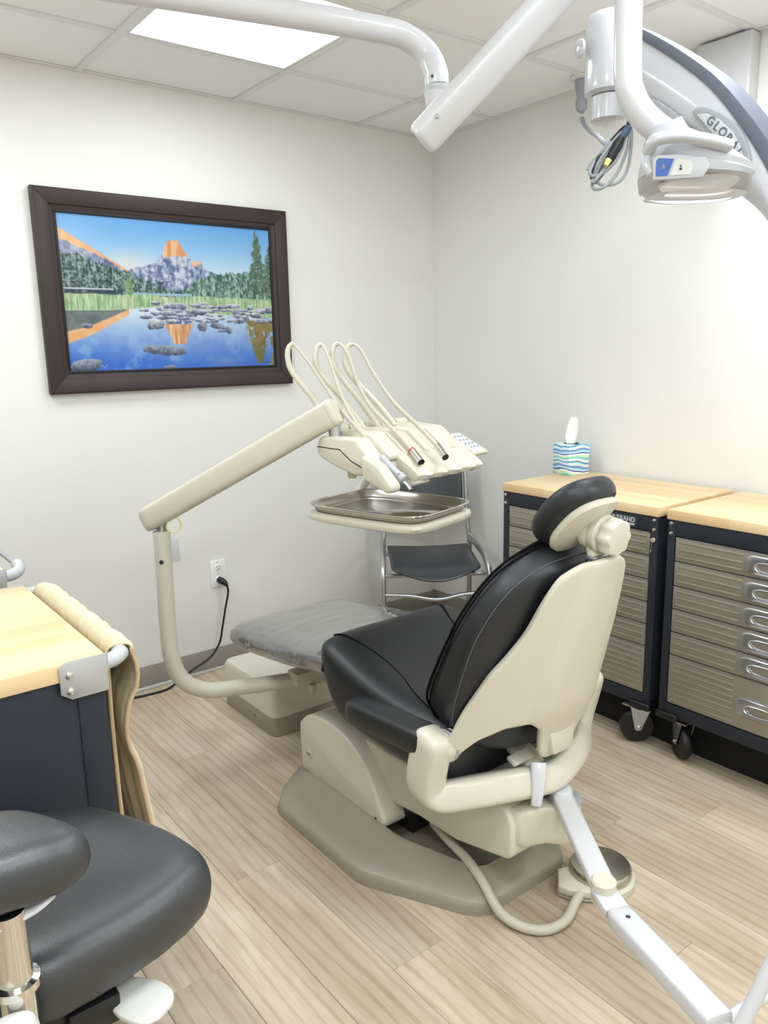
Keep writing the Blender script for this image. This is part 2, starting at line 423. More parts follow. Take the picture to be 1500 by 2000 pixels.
# ------------------------------------------------------------------ framed picture
fx0, fx1, fz0, fz1 = -1.936, -.880, 1.269, 2.010
pic = thing('framed_picture', 'dark brown framed landscape print of a mountain peak mirrored in a lake', 'picture', ((fx0+fx1)/2, -.018, fz0))
ix0, ix1, iz0, iz1 = -1.858, -.958, 1.347, 1.932
def rail(a, b, c, d):   # outer a-b, inner c-d (x,z); sloped moulding
    prof = []
    mb = MB()
    for (p, q) in ((a, c), (b, d)):
        P, Q = Vector((p[0], 0, p[1])), Vector((q[0], 0, q[1]))
        ring = [P+Vector((0, -.002, 0)), P+Vector((0, -.03, 0)), P.lerp(Q, .12)+Vector((0, -.036, 0)), P.lerp(Q, .72)+Vector((0, -.028, 0)), P.lerp(Q, .74)+Vector((0, -.022, 0)), P.lerp(Q, 1.)+Vector((0, -.018, 0)), Q+Vector((0, -.002, 0))]
        prof.append(ring)
    mb.loft(prof); return mb
O = [(fx0, fz0), (fx1, fz0), (fx1, fz1), (fx0, fz1)]; I = [(ix0, iz0), (ix1, iz0), (ix1, iz1), (ix0, iz1)]
for k in range(4):
    l = (k+1) % 4
    rail(O[k], O[l], I[k], I[l]).build('frame_rail', 'pic_frame', pic, ang=50, bevel=.0012)
for a, b2 in (((ix0-.004, iz0-.004), (ix1+.004, iz0+.006)), ((ix0-.004, iz1-.006), (ix1+.004, iz1+.004)), ((ix0-.004, iz0+.006), (ix0+.006, iz1-.006)), ((ix1-.006, iz0+.006), (ix1+.004, iz1-.006))):
    MB().bx((a[0], -.021, a[1]), (b2[0], -.010, b2[1])).build('inner_lip', 'pic_lip', pic, bevel=.002)
NX, NY = 400, 260
rng = np.random.RandomState(3)
def vnoise(u, v, fu, fv, seed):
    r = np.random.RandomState(seed); g = r.rand(int(fv)+3, int(fu)+3)
    x, y = u*fu, v*fv; xi, yi = np.floor(x).astype(int), np.floor(y).astype(int); a, b_ = x-xi, y-yi
    a = a*a*(3-2*a); b_ = b_*b_*(3-2*b_)
    h_, w_ = g.shape; xj, yj = (xi+1) % w_, (yi+1) % h_; xi = xi % w_; yi = yi % h_
    return (g[yi, xi]*(1-a)+g[yi, xj]*a)*(1-b_)+(g[yj, xi]*(1-a)+g[yj, xj]*a)*b_
def fbm(u, v, f, asp, seed, o=4):
    s = 0; am = .5; tot = 0
    for k in range(o):
        s = s+am*vnoise(u, v, f*2**k, f*asp*2**k, seed+k); tot += am; am *= .55
    return s/tot
def paint():
    u, v = np.meshgrid(np.linspace(0, 1, NX+1), np.linspace(0, 1, NY+1))   # v down from the top
    col = np.zeros(u.shape+(3,))
    def put(mask, c):
        mk = np.clip(mask, 0, 1)[..., None]; col[:] = col*(1-mk)+np.asarray(c, float)*mk if np.ndim(c) == 1 else col*(1-mk)+c*mk
    def mixc(a, b_, f): return np.asarray(a, float)*(1-f[..., None])+np.asarray(b_, float)*f[..., None]
    S = lambda x, w=.004: np.clip(x/w+.5, 0, 1)
    n1, n2, n3 = fbm(u, v, 8, .7, 10), fbm(u, v, 30, .7, 20), fbm(u, v, 90, .6, 30, 2)
    col[:] = mixc((92, 168, 240), (196, 226, 244), np.clip(v/.34, 0, 1)**1.3)
    glow = np.exp(-((u-.3)/.12)**2-((v-.3)/.08)**2); put(.5*glow, (244, 226, 206))
    jag = (n2-.5)*.05
    # far ridge to the right, low
    put(S(v-(.36-.05*np.exp(-((u-.86)/.035)**2)+jag*.4))*(u > .5), (128, 160, 206))
    # central massif
    top = np.interp(u, [.24, .30, .36, .42, .455, .468, .485, .525, .545, .575, .60, .625, .66, .70, .75, .80], [.40, .33, .31, .28, .21, .155, .13, .125, .17, .24, .26, .255, .31, .34, .35, .40])+jag*.35
    rock = mixc((84, 102, 150), (204, 212, 228), np.clip((.55*fbm(u*2.2, v*.7, 26, .5, 41)+.45*fbm(u, v, 70, .7, 44, 3)-.36)*4., 0, 1))
    put(S(v-top)*(v < .55), rock)
    orange = mixc((226, 138, 86), (250, 206, 152), np.clip((fbm(u*3, v*.3, 30, .4, 51)-.3)*2.4, 0, 1))
    put(S(v-top)*S(.235+jag*.6-v, .02)*(u > .45)*(u < .575), orange)
    put(S(v-top)*S(.285+jag-v, .02)*(u > .585)*(u < .65), (244, 190, 150))
    put(S(v-(.40+jag))*S(.5-v)*(u > .3)*(u < .62)*np.clip((n2-.42)*6, 0, 1), (46, 70, 84))
    # left slope: alpenglow band and blue rock
    tl = np.interp(u, [0, .06, .12, .18, .24, .3], [.085, .14, .19, .245, .30, .345])+jag*.2
    put(S(v-tl)*(u < .31), mixc((232, 150, 92), (250, 200, 140), n2))
    tb = np.interp(u, [0, .08, .16, .22, .28], [.155, .20, .25, .30, .345])+jag*.5
    put(S(v-tb)*(u < .31), mixc((86, 104, 146), (170, 180, 206), np.clip((n2-.3)*2.4, 0, 1)))
    # forests
    spik = vnoise(u, v*0, 150, 1, 77)
    tf = np.interp(u, [0, .1, .2, .3, .4, .48], [.25, .28, .32, .385, .44, .475])-spik*.035+(n1-.5)*.03
    put(S(v-tf)*(v < .54)*(u < .5), mixc((36, 62, 66), (150, 172, 164), np.clip((.5*fbm(u*3, v*.6, 50, .5, 61)+.5*fbm(u, v, 120, .6, 64, 2)-.36)*3.4, 0, 1)))
    put(np.exp(-((u-.285)/.02)**2-((v-.44)/.05)**2)*.9, (126, 164, 96))
    tr_ = np.interp(u, [.54, .6, .68, .78, .9, 1.], [.475, .41, .355, .345, .33, .31])-vnoise(u, v*0, 130, 1, 78)*.03
    put(S(v-tr_)*(v < .56)*(u > .53), mixc((48, 88, 86), (160, 192, 168), np.clip((.5*fbm(u*3, v*.6, 46, .5, 62)+.5*fbm(u, v, 110, .6, 65, 2)-.36)*3.4, 0, 1)))
    # far water line
    put(S(v-.465, .006)*S(.505-v, .006)*(u < .26)*np.clip((n3-.2)*3, 0, 1), (40, 58, 84))
    put(S(v-.462, .004)*S(.47-v, .004)*(u < .22), (214, 224, 228))
    put(S(v-.482)*S(.5-v)*(u > .3)*(u < .58), (150, 186, 206))
    # tall pine on the right
    for (cx, t0, b0, wd, sd) in ((.925, .02, .47, .052, 5), (.995, .12, .5, .05, 6)):
        hh = np.clip((v-t0)/(b0-t0), 0, 1); wv = wd*(.10+.90*hh**.7)*(.35+.95*vnoise((u > cx)*.5+.2, v, 2, 46, 90+sd))
        put(S(wv-np.abs(u-cx), .012)*(v > t0)*(v < b0)*np.clip((n2+n3+.5*fbm(u, v, 60, .6, 97, 2)-.82)*5, 0, 1), mixc((34, 66, 60), (120, 152, 118), n3))
    # grass shore
    put(S(v-(.50+(n1-.5)*.03), .01)*(v < .64), mixc((122, 164, 112), (206, 224, 176), np.clip((fbm(u*3, v*.6, 60, .4, 63)-.25)*2, 0, 1)))
    # water
    wt = np.interp(u, [0, .2, .4, .55, .7, .85, 1.], [.605, .60, .575, .60, .62, .63, .66])
    f = np.clip((v-.58)/.42, 0, 1)
    wat = mixc((214, 230, 244), (44, 106, 216), np.clip(f*1.15-.05+(n1-.5)*.3+(n2-.5)*.12, 0, 1))
    put(S(v-wt, .012), wat)
    put(S(v-wt, .012)*np.clip((fbm(u, v, 14, .5, 71)-.52)*3, 0, .5)*np.clip(f*2, 0, 1), (150, 196, 236))
    put(S(v-wt)*S(np.interp(u, [0, .1, .2, .27], [.78, .73, .66, .61])-v, .02)*(u < .28), mixc((66, 84, 92), (128, 140, 132), n2))
    lb = np.interp(u, [0, .1, .2, .28], [.815, .765, .69, .625]); put(S(v-(lb-np.interp(u, [0, .28], [.075, .035])), .012)*S(lb-v, .012)*(u < .28), mixc((240, 160, 96), (250, 206, 156), n2))
    # reflected peak
    cxr = .505; hw = np.interp(v, [.62, .70, .76, .82, .83], [.075, .065, .045, .028, 0.])
    put(S(hw-np.abs(u-cxr+(n3-.5)*.01), .012)*(v > .6)*(v < .83), mixc((206, 128, 78), (248, 206, 150), np.clip((fbm(u*3, v*.4, 30, .5, 52)-.3)*2.4, 0, 1)))
    put(S(hw-np.abs(u-cxr), .02)*(v > .6)*(v < .69), rock)
    # reflected pine and brown shallows at the right
    put(S(.065*(1-np.clip((v-.68)/.29, 0, 1)*.75)-np.abs(u-.915), .02)*(v > .66)*(v < .97)*np.clip((n2+n3-.6)*4, 0, 1), (112, 104, 44))
    put(np.clip(S(u-.86, .05)*S(.84-v, .1)*(v > .66)*(n2 > .42)*.8, 0, 1), (150, 122, 66))
    put(np.clip(S(u-.97, .02)*(v > .7)*(n2 > .4)*.8, 0, 1), (128, 118, 70))
    # stones
    def stone(cx, cy, rx, ry, dark=False, ang=0.):
        du, dv = u-cx, v-cy; ca, sa = math.cos(ang), math.sin(ang)
        a = (du*ca+dv*sa*.65)/rx; b_ = (-du*sa/.65+dv*ca)/ry
        q = np.abs(a)**2.4+np.abs(b_)**2.4+(n3-.5)*.6+(n2-.5)*.8
        mk = S(1-q, .15); sh = np.clip(.55-b_*.55+(n3-.5)*.8, 0, 1)
        put(mk, mixc((58, 70, 96), (158, 168, 188) if dark else (216, 222, 234), sh))
    r = np.random.RandomState(12)
    for _ in range(84):
        cx = r.uniform(.40, .82); cy = r.uniform(.55, .67)+(cx-.6)*.02; s_ = r.uniform(.007, .026)
        stone(cx, cy, s_*1.2, s_*.62)
    for _ in range(24):
        stone(r.uniform(.80, 1.), r.uniform(.57, .68), r.uniform(.014, .032), r.uniform(.009, .02))
    for a in ((.49, .565, .055, .022), (.46, .615, .038, .018), (.60, .60, .05, .018), (.395, .69, .042, .036), (.48, .67, .034, .016), (.345, .595, .025, .013), (.355, .64, .03, .014)): stone(*a)
    for a in ((.62, .705, .022, .035, True, .5), (.70, .70, .036, .022, True, .2), (.755, .73, .02, .022, True, .6), (.72, .735, .022, .012, True)): stone(*a)
    stone(.09, .70, .025, .015, True); stone(.435, .865, .098, .034, True, .07); stone(.075, .955, .07, .04, True, -.1); stone(.45, .985, .03, .016, True)
    put(np.exp(-((u-.73)/.09)**2-((v-.945)/.04)**2)*.45, (140, 168, 206))
    # faint signature strokes
    put(S(.0025-np.abs(v-(.968+.006*np.sin(u*420)))) * (u > .93)*(u < .975)*.8, (36, 40, 60))
    put(S(.0025-np.abs(v-(.965+.008*np.sin(u*300)))) * (u > .135)*(u < .165)*.6, (220, 226, 236))
    put(S(.003-u, .002), (220, 228, 236)); put(S(v-.9965, .002), (206, 222, 240))
    lum = col.mean(-1, keepdims=True); col[:] = np.clip((col*.9+lum*.1)*.86+8, 0, 255)/255
    return np.where(col <= .04045, col/12.92, ((col+.055)/1.055)**2.4)
img = paint()
px_ = np.linspace(ix0, ix1, NX+1); pz_ = np.linspace(iz1, iz0, NY+1)
gxx, gzz = np.meshgrid(px_, pz_)
me = D.meshes.new('print')
po = Vector(pic.location)
vv = np.stack([gxx-po.x, np.full(gxx.shape, -.014)-po.y, gzz-po.z], -1).reshape(-1, 3)
ii = np.arange((NX+1)*(NY+1)).reshape(NY+1, NX+1)
ff = np.stack([ii[:-1, :-1], ii[1:, :-1], ii[1:, 1:], ii[:-1, 1:]], -1).reshape(-1, 4)
me.from_pydata(vv.tolist(), [], ff.tolist())
ca = me.color_attributes.new('ink', 'FLOAT_COLOR', 'POINT')
ca.data.foreach_set('color', np.concatenate([img.reshape(-1, 3), np.ones((img.shape[0]*img.shape[1], 1))], 1).astype(np.float32).ravel())
me.materials.append(MATS['print'])
o = D.objects.new('print', me); COL.objects.link(o); o.parent = pic
MB().bx((fx0+.02, -.010, fz0+.02), (fx1-.02, 0, fz1-.02)).build('backing_board', 'pic_lip', pic)

# ------------------------------------------------------------------ wall outlet with power cord
ot = thing('wall_outlet', 'white duplex wall outlet above the baseboard with a black plug', 'outlet', (-1.297, 0, .445))
MB().bx((-1.333, -.007, .385), (-1.261, 0, .508)).build('cover_plate', 'outlet_white', ot, bevel=.003)
for zc in (.475, .418):
    s = MB().lathe((-1.297, -.007, zc), [(.0165, 0), (.0165, -.002), (.015, -.003)], (0, 1, 0)); rc = s.build('receptacle', 'outlet_white', ot)
    mb = MB(); mb.bx((-1.304, -.0107, zc+.001), (-1.3015, -.0095, zc+.009)); mb.bx((-1.2925, -.0107, zc+.001), (-1.290, -.0095, zc+.009)); mb.lathe((-1.297, -.0096, zc-.007), [(.0025, 0), (.0025, -.001)], (0, 1, 0), 10)
    mb.build('slots', 'toe_black', rc)
MB().lathe((-1.297, -.007, .4465), [(.003, 0), (.003, -.001)], (0, 1, 0), 10).build('screw', 'light_grey', ot)
text_mesh('print_line', 'GFCI', .007, 'icon', ot, (-1.297, -.0072, .499), (1, 0, 0), (0, 0, 1), .0002)
cd = thing('power_cord', 'black power cord plugged into the wall outlet running down to the floor', 'power cord', (-1.287, -.03, 0))
MB().tube([(-1.297, -.012, .420), (-1.293, -.03, .416), (-1.285, -.045, .408), (-1.279, -.052, .395)], [.014, .015, .012, .006], 14).build('plug', 'rubber', cd)
pth = crom([(-1.279, -.052, .397), (-1.277, -.05, .36), (-1.292, -.04, .28), (-1.308, -.035, .2), (-1.325, -.03, .13), (-1.375, -.03, .075), (-1.45, -.03, .045), (-1.53, -.04, .014), (-1.60, -.075, .006), (-1.68, -.075, .006), (-1.80, -.06, .006), (-2.0, -.07, .006)], 6)
MB().tube(pth, .0045, 8).build('cord', 'rubber', cd)

# ------------------------------------------------------------------ rolling tool cabinets
def cabinet(y1, label, group):
    X0, X1 = -.491, -.02; y0 = y1-.702; zt, zb = .878, .158
    r = thing('rolling_cabinet', label, 'tool cabinet', (-.255, (y0+y1)/2, 0), group)
    wt = MB().bx((X0-.006, y0-.004, zt-.033), (X1, y1+.004, zt)).build('worktop', 'butcher_y', r, bevel=.003)
    MB().bx((X0+.012, y0+.002, zb+.02), (X1, y1-.002, zt-.0335)).build('carcass', 'frame_paint', r, bevel=.002)
    ft = zt-.0335
    for nm, a, b2 in (('top_rail', (X0, y0+.026, ft-.053), (X0+.012, y1-.026, ft)), ('bottom_rail', (X0, y0+.026, zb), (X0+.012, y1-.026, zb+.046)),
                      ('corner_post', (X0, y0, zb), (X0+.012, y0+.026, ft)), ('corner_post', (X0, y1-.026, zb), (X0+.012, y1, ft))):
        MB().bx(a, b2).build(nm, 'frame_paint', r, bevel=.0015)
    for yy in (y0+.013, y1-.013):
        for zz in (ft-.013, ft-.046):
            MB().lathe((X0, yy, zz), [(.0075, 0), (.0065, -.003), (.003, -.0045)], (1, 0, 0), 12).build('screw', 'chrome', r)
    zs = [ft-.055]
    for hgt in (.083, .084, .080, .080, .081, .175): zs.append(zs[-1]-hgt)
    ya, yb = y1-.029, y0+.029; ym = (y0+y1)/2
    for q in range(6):
        za, zc = zs[q]-.0015, zs[q+1]+.0015
        dr = MB().bx((X0+.002, yb, zc), (X0+.012, ya, za)).build('drawer', 'drawer', r, bevel=.002)
        MB().bx((X0+.0005, yb, za-.004), (X0+.004, ya, za-.0005)).build('drawer_lip', 'satin', dr, bevel=.001)
        nr = 3 if q < 5 else 8; hz = za-zc
        for s_ in (-1, 1):
            a, b2 = (ya-.012, ym+.092) if s_ > 0 else (ym-.092, yb+.012)
            for k in range(nr):
                z_ = za-hz*(.2+.6*k/(nr-1)) if q < 5 else za-hz*(.08+.84*k/(nr-1))
                MB().bx((X0-.0002, b2, z_-.0032), (X0+.004, a, z_+.0032)).build('rib', 'drawer', dr, bevel=.0016, seg=2)
        hc = (za+zc)/2+.0 if q < 5 else za-.095
        # recessed pull: plate with a rim and a dished cup
        pl = MB(); sec = lambda a, b2, x: [(x, ym+u_, hc+v_) for u_, v_ in sup(a, b2, 28, 6.)]
        sec2 = lambda a, b2, x: [(x, ym+u_, hc-.004+v_) for u_, v_ in sup(a, b2, 28, 2.6)]
        pl.loft([sec(.078, .030, X0+.003), sec(.078, .030, X0-.004), sec(.075, .027, X0-.006), sec2(.055, .018, X0-.004), sec2(.053, .016, X0-.006), sec2(.05, .014, X0-.0035), sec2(.044, .010, X0+.004), sec2(.03, .006, X0+.006)])
        h_ = pl.build('handle', 'satin', dr)
        MB().tube(crom([(X0-.003, ym-.046, hc-.004), (X0-.007, ym-.03, hc-.010), (X0-.008, ym, hc-.012), (X0-.007, ym+.03, hc-.010), (X0-.003, ym+.046, hc-.004)], 5), .0022, 8).build('pull_lip', 'chrome', h_)
    em = MB().bx((X0-.003, ym-.27, ft-.044), (X0, ym-.155, ft-.012)).build('emblem', 'emblem', r, bevel=.002)
    text_mesh('emblem_lettering', 'ULTRAHD', .0225, 'silver_text', em, (X0-.0034, ym-.2125, ft-.024), (0, -1, 0), (0, 0, 1), .0006, bold=.0006)
    MB().bx((X0-.0036, ym-.262, ft-.042), (X0-.003, ym-.163, ft-.035)).build('emblem_bar', 'silver_text', em)
    ky = MB().lathe((X0, y0+.012, ft-.08), [(.010, 0), (.010, -.006), (.008, -.009)], (1, 0, 0), 18).build('lock', 'chrome', r)
    mb = MB(); mb.lathe((X0-.014, y0+.012, ft-.08), [(.007, -.001), (.007, .001)], (0, 1, 0), 14); mb.box((X0-.012, y0+.012, ft-.10), (.006, .0016, .03)); mb.lathe((X0-.012, y0+.012, ft-.118), [(.006, -.001), (.006, .001)], (0, 1, 0), 12)
    mb.build('key', 'chrome', ky)
    for s_, yy in ((1, y1), (-1, y0)):
        MB().bx((X0-.012, yy-.075 if s_ > 0 else yy-.006, zb-.012), (X0+.05, yy+.006 if s_ > 0 else yy+.075, zb+.014)).build('corner_bumper', 'rubber', r, bevel=.007, seg=3)
    return r, X0, y0, y1, zb
def caster(r, x, y, zb, ang):
    # wheel, fork, axle bolt; ang is the heading of the wheel's rolling direction
    c, s_ = math.cos(ang), math.sin(ang); F = Vector((c, s_, 0)); A = Vector((-s_, c, 0)); Zv = Vector((0, 0, 1)); W = Vector((x, y, .062))
    cs = MB().box(Vector((x, y, zb-.015)), (.085, .075, .005)); cs = cs.build('caster_plate', 'satin', r, bevel=.002)
    MB().lathe(W-A*.017, [(.03, 0), (.056, 0), (.061, .006), (.062, .017), (.061, .028), (.056, .034), (.03, .034)], A, 30).build('caster_wheel', 'rubber', cs)
    for k in (-1, 1):
        mb = MB(); base = W+A*(.021*k)-F*.0
        poly = [(-.045, zb-.018-.062), (.03, zb-.018-.062), (.012, -.008), (.0, -.013), (-.012, -.004)]
        mb.prism(poly, base, F, Zv, A, .0025*k); mb.lathe(base, [(.014, 0), (.014, .002*k)], A, 16)
        fk = mb.build('caster_fork', 'satin', cs)
        MB().lathe(base+A*(.003*k), [(.008, 0), (.008, .004*k), (.004, .006*k)], A, 8).build('axle_bolt', 'chrome', fk)
c1, X0, y0, y1, zb = cabinet(-.974, 'grey steel tool cabinet with wood worktop, tissue box on top', 'grey rolling tool cabinets')
caster(c1, -.458, y0+.065, zb, 2.4); caster(c1, -.448, y1-.065, zb, 1.2); caster(c1, -.09, y0+.065, zb, .1); caster(c1, -.09, y1-.065, zb, .2)
c2, X0, y0, y1, zb = cabinet(-1.714, 'grey steel tool cabinet with bare wood worktop beside the tissue box cabinet', 'grey rolling tool cabinets')
caster(c2, -.443, y1-.065, zb, .92); caster(c2, -.448, y0+.065, zb, 1.2); caster(c2, -.09, y0+.065, zb, .1); caster(c2, -.09, y1-.065, zb, .2)
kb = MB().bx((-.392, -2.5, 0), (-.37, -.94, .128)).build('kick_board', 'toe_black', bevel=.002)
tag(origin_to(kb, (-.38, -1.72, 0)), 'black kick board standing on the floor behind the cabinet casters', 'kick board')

# ------------------------------------------------------------------ tissue box
tb = thing('tissue_box', 'blue and teal striped cube tissue box on the wood worktop', 'tissue box', (-.118, -1.008, .878))
th = -.22; TX = Vector((math.cos(th), math.sin(th), 0)); TY = Vector((-math.sin(th), math.cos(th), 0)); TZ = Vector((0, 0, 1)); tc0 = Vector((-.118, -1.008, .878))
MB().box(tc0+TZ*.064, (.106, .106, .128), (TX, TY, TZ)).build('carton', 'stripes', tb, bevel=.0015)
MB().lathe(tc0+TZ*.1281, [(.032, 0), (.032, .0006)], (0, 0, 1), 24).build('opening', 'seam', tb)
rings = []
for k in range(9):
    f = k/8; z = .124+.112*f; ww = [.020, .024, .028, .031, .031, .029, .026, .022, .016][k]; dp = [.012, .012, .011, .010, .0085, .007, .0055, .004, .002][k]
    ring = []
    for q in range(20):
        a = 2*PI*q/20; rr = 1+.14*math.sin(3*a+f*3)
        ring.append(tc0+TX*(ww*math.cos(a)*rr+.006*f)+TY*(dp*math.sin(a)*rr+.006*math.sin(f*4))+TZ*(z+.004*math.sin(2*a)*f))
    rings.append(ring)
MB().loft(rings).build('tissue', 'tissue', tb)

# ------------------------------------------------------------------ guest chair in the corner
g0 = Vector((-.43, -.46, 0)); GX = Vector((.816, -.578, 0)); GY = Vector((-.578, -.816, 0)); GZ = Vector((0, 0, 1))
gp = lambda x, y, z: g0+GX*x+GY*y+GZ*z
gc = thing('guest_chair', 'black plastic guest chair with silver tube frame in the corner', 'chair', g0)
vs = []; N1, N2 = 14, 14
for i in range(N1+1):
    for j in range(N2+1):
        x = -.20+.40*i/N1; y = -.19+.41*j/N2; f = j/N2
        cx2 = math.cos(min(1, abs(x)/.2)*PI/2)
        z = .468-.020*cx2*(.4+.6*f)-.030*max(0, (f-.7)/.3)**2*cx2-.006*max(0, (f-.8)/.2)
        yy = y+.045*cx2*f
        vs.append(gp(x, yy, z))
MB().add(vs, [(i*(N2+1)+j, (i+1)*(N2+1)+j, (i+1)*(N2+1)+j+1, i*(N2+1)+j+1) for i in range(N1) for j in range(N2)]).build('seat', 'chair_plastic', gc, solid=.014, soff=0, sub=1)
vs = []
for i in range(N1+1):
    for j in range(N2+1):
        x = -.185+.37*i/N1; f = j/N2; z = .60+.27*f
        y = -.235-.055*f-.03*math.cos(x/.185*PI/2)
        vs.append(gp(x, y, z))
MB().add(vs, [(i*(N2+1)+j, (i+1)*(N2+1)+j, (i+1)*(N2+1)+j+1, i*(N2+1)+j+1) for i in range(N1) for j in range(N2)]).build('backrest', 'chair_plastic', gc, solid=.012, sub=1)
MB().bx((0, 0, 0), (0, 0, 0))
osec = sup(.011, .019, 16, 3.5)
for s_ in (-1, 1):
    MB().tube(crom([gp(.215*s_, -.26, .012), gp(.215*s_, -.235, .25), gp(.213*s_, -.215, .46), gp(.205*s_, -.235, .60), gp(.196*s_, -.28, .90)], 6), .014, sec=osec).build('rear_leg', 'satin', gc)
    MB().tube(crom([gp(.212*s_, -.205, .50), gp(.225*s_, -.08, .497), gp(.232*s_, .10, .487), gp(.236*s_, .19, .45), gp(.238*s_, .215, .37), gp(.240*s_, .225, .2), gp(.242*s_, .235, .012)], 6), .014, sec=osec).build('front_leg', 'satin', gc)
    for yy, zz in ((.235, 0), (-.26, 0)):
        MB().cyl(gp(.242*s_ if yy > 0 else .215*s_, yy, 0), gp(.242*s_ if yy > 0 else .215*s_, yy, .02), .017, 14).build('foot_glide', 'rubber', gc)
MB().tube(crom([gp(-.238, .215, .345), gp(-.12, .215, .338), gp(0, .22, .32), gp(.12, .215, .338), gp(.238, .215, .345)], 6), .009, 10).build('front_stretcher', 'satin', gc)
MB().tube([gp(-.235, .12, .405), gp(.235, .12, .405)], .009, 10).build('seat_rail', 'satin', gc)
MB().tube([gp(-.205, -.19, .425), gp(.205, -.19, .425)], .009, 10).build('seat_rail', 'satin', gc)
MB().tube([gp(-.2, -.245, .585), gp(.2, -.245, .585)], .007, 10).build('back_rail', 'black_plastic', gc)

# ------------------------------------------------------------------ dental chair
XC = -1.38
dc = thing('dental_chair', 'black upholstered dental chair with cream shell on a taupe base plate', 'dental chair', (XC, -1.45, 0))
def inset(poly, d):
    n = len(poly); out = []
    for i in range(n):
        p0, p1, p2 = Vector(poly[i-1]), Vector(poly[i]), Vector(poly[(i+1) % n])
        a, b_ = (p1-p0).normalized(), (p2-p1).normalized()
        na, nb = Vector((-a.y, a.x)), Vector((-b_.y, b_.x)); bis = (na+nb).normalized()
        out.append(p1+bis*(d/max(.4, bis.dot(na))))
    return out
half = [(-.16, .42), (-.255, .355), (-.32, .28), (-.325, .24), (-.325, -.14), (-.315, -.175), (-.19, -.415), (-.165, -.445), (-.135, -.46)]
poly = [(x, y) for x, y in half]+[(-x, y) for x, y in half[::-1]]
poly = [p for p in poly]          # counter-clockwise from the rear left
R_ = lambda p, z: [(XC+q[0], -1.45+q[1], z) for q in p]
inn = [(-.09, .34), (-.14, .30), (-.165, .24), (-.17, .2), (-.172, -.12), (-.168, -.15), (-.105, -.36), (-.095, -.375), (-.07, -.385)]
inn = inn+[(-x, y) for x, y in inn[::-1]]
lerp_ = lambda f: [(a[0]*(1-f)+b_[0]*f, a[1]*(1-f)+b_[1]*f) for a, b_ in zip(poly, inn)]
mb = MB(); lv = [(0, 0.), (0, .022), (.03, .033), (.10, .040), (.30, .048), (.86, .074), (.93, .077), (1.0, .072), (1.08, .034), (1.15, .028)]
mb.loft([R_(lerp_(f), z) for f, z in lv])
mb.build('base_plate', 'taupe', dc)
# lower link cover (curved cream housing)
def side_prism(pts, x0, x1): # pts (y,z) extruded along x
    return MB().loft([[(x0, y, z) for y, z in pts], [(x1, y, z) for y, z in pts]])
cv = [(-1.085, .062), (-1.078, .205), (-1.09, .235), (-1.13, .266), (-1.20, .285), (-1.28, .285), (-1.37, .262), (-1.43, .222), (-1.475, .17), (-1.505, .118), (-1.528, .085), (-1.525, .066), (-1.505, .06)]
cv2 = [(p.x, p.y) for p in crom([(a, b_, 0) for a, b_ in cv], 3)]
side_prism(cv2, -1.555, -1.40).build('link_cover', 'cream', dc, bevel=.012, seg=3, ang=60)
bd = MB().lathe((-1.5555, -1.135, .135), [(.0155, .0), (.0155, -.0015), (.013, -.0022)], (1, 0, 0), 20).build('maker_badge', 'pad_grey', dc)
text_mesh('badge_lettering', 'A-dec', .0105, 'dark_icon', bd, (-1.5580, -1.135, .135), (0, -1, 0), (0, 0, 1), .0003)
MB().lathe((-1.556, -1.487, .078), [(.004, 0), (.004, -.001)], (1, 0, 0), 10).build('cover_screw', 'dark_icon', dc)
# hinge block between base and link
MB().bx((-1.48, -1.56, .03), (-1.28, -1.36, .13)).build('hinge_block', 'black_plastic', dc, bevel=.01)
# upper structure: long beam under the seat
up_ = [(-1.30, .28), (-1.34, .262), (-1.48, .262), (-1.58, .268), (-1.78, .295), (-1.915, .318), (-1.955, .30), (-1.968, .275), (-1.968, .19), (-1.955, .175), (-1.90, .162), (-1.77, .132), (-1.62, .128), (-1.50, .112), (-1.42, .16), (-1.32, .22)]
side_prism(up_, -1.505, -1.275).build('seat_beam', 'cream', dc, bevel=.014, seg=3, ang=30)
# rear cover block that carries the assistant arm
rb = [(-.0, .0)]
blk = MB(); ring = lambda z, s: [(XC+dx*s, y, z) for dx, y in ((-.115, -1.955), (-.105, -1.98), (-.045, -2.0), (-.005, -2.035), (.05, -2.04), (.075, -2.0), (.075, -1.94), (-.115, -1.93))]
blk.loft([ring(.205, .86), ring(.225, 1.), ring(.285, 1.), ring(.305, .93)]); blk.build('rear_cover', 'cream', dc, bevel=.006, ang=40)
for (x, y) in ((-1.425, -1.985), (-1.39, -2.018)):
    MB().lathe((x, y, .303), [(.007, 0), (.007, .006), (.0055, .018), (.004, .021)], n=12).build('cap_bolt', 'satin', dc)
MB().lathe((-1.352, -2.0, .303), [(.045, 0), (.045, .004), (.04, .006)], n=28).build('pivot_ring', 'mid_grey', dc)
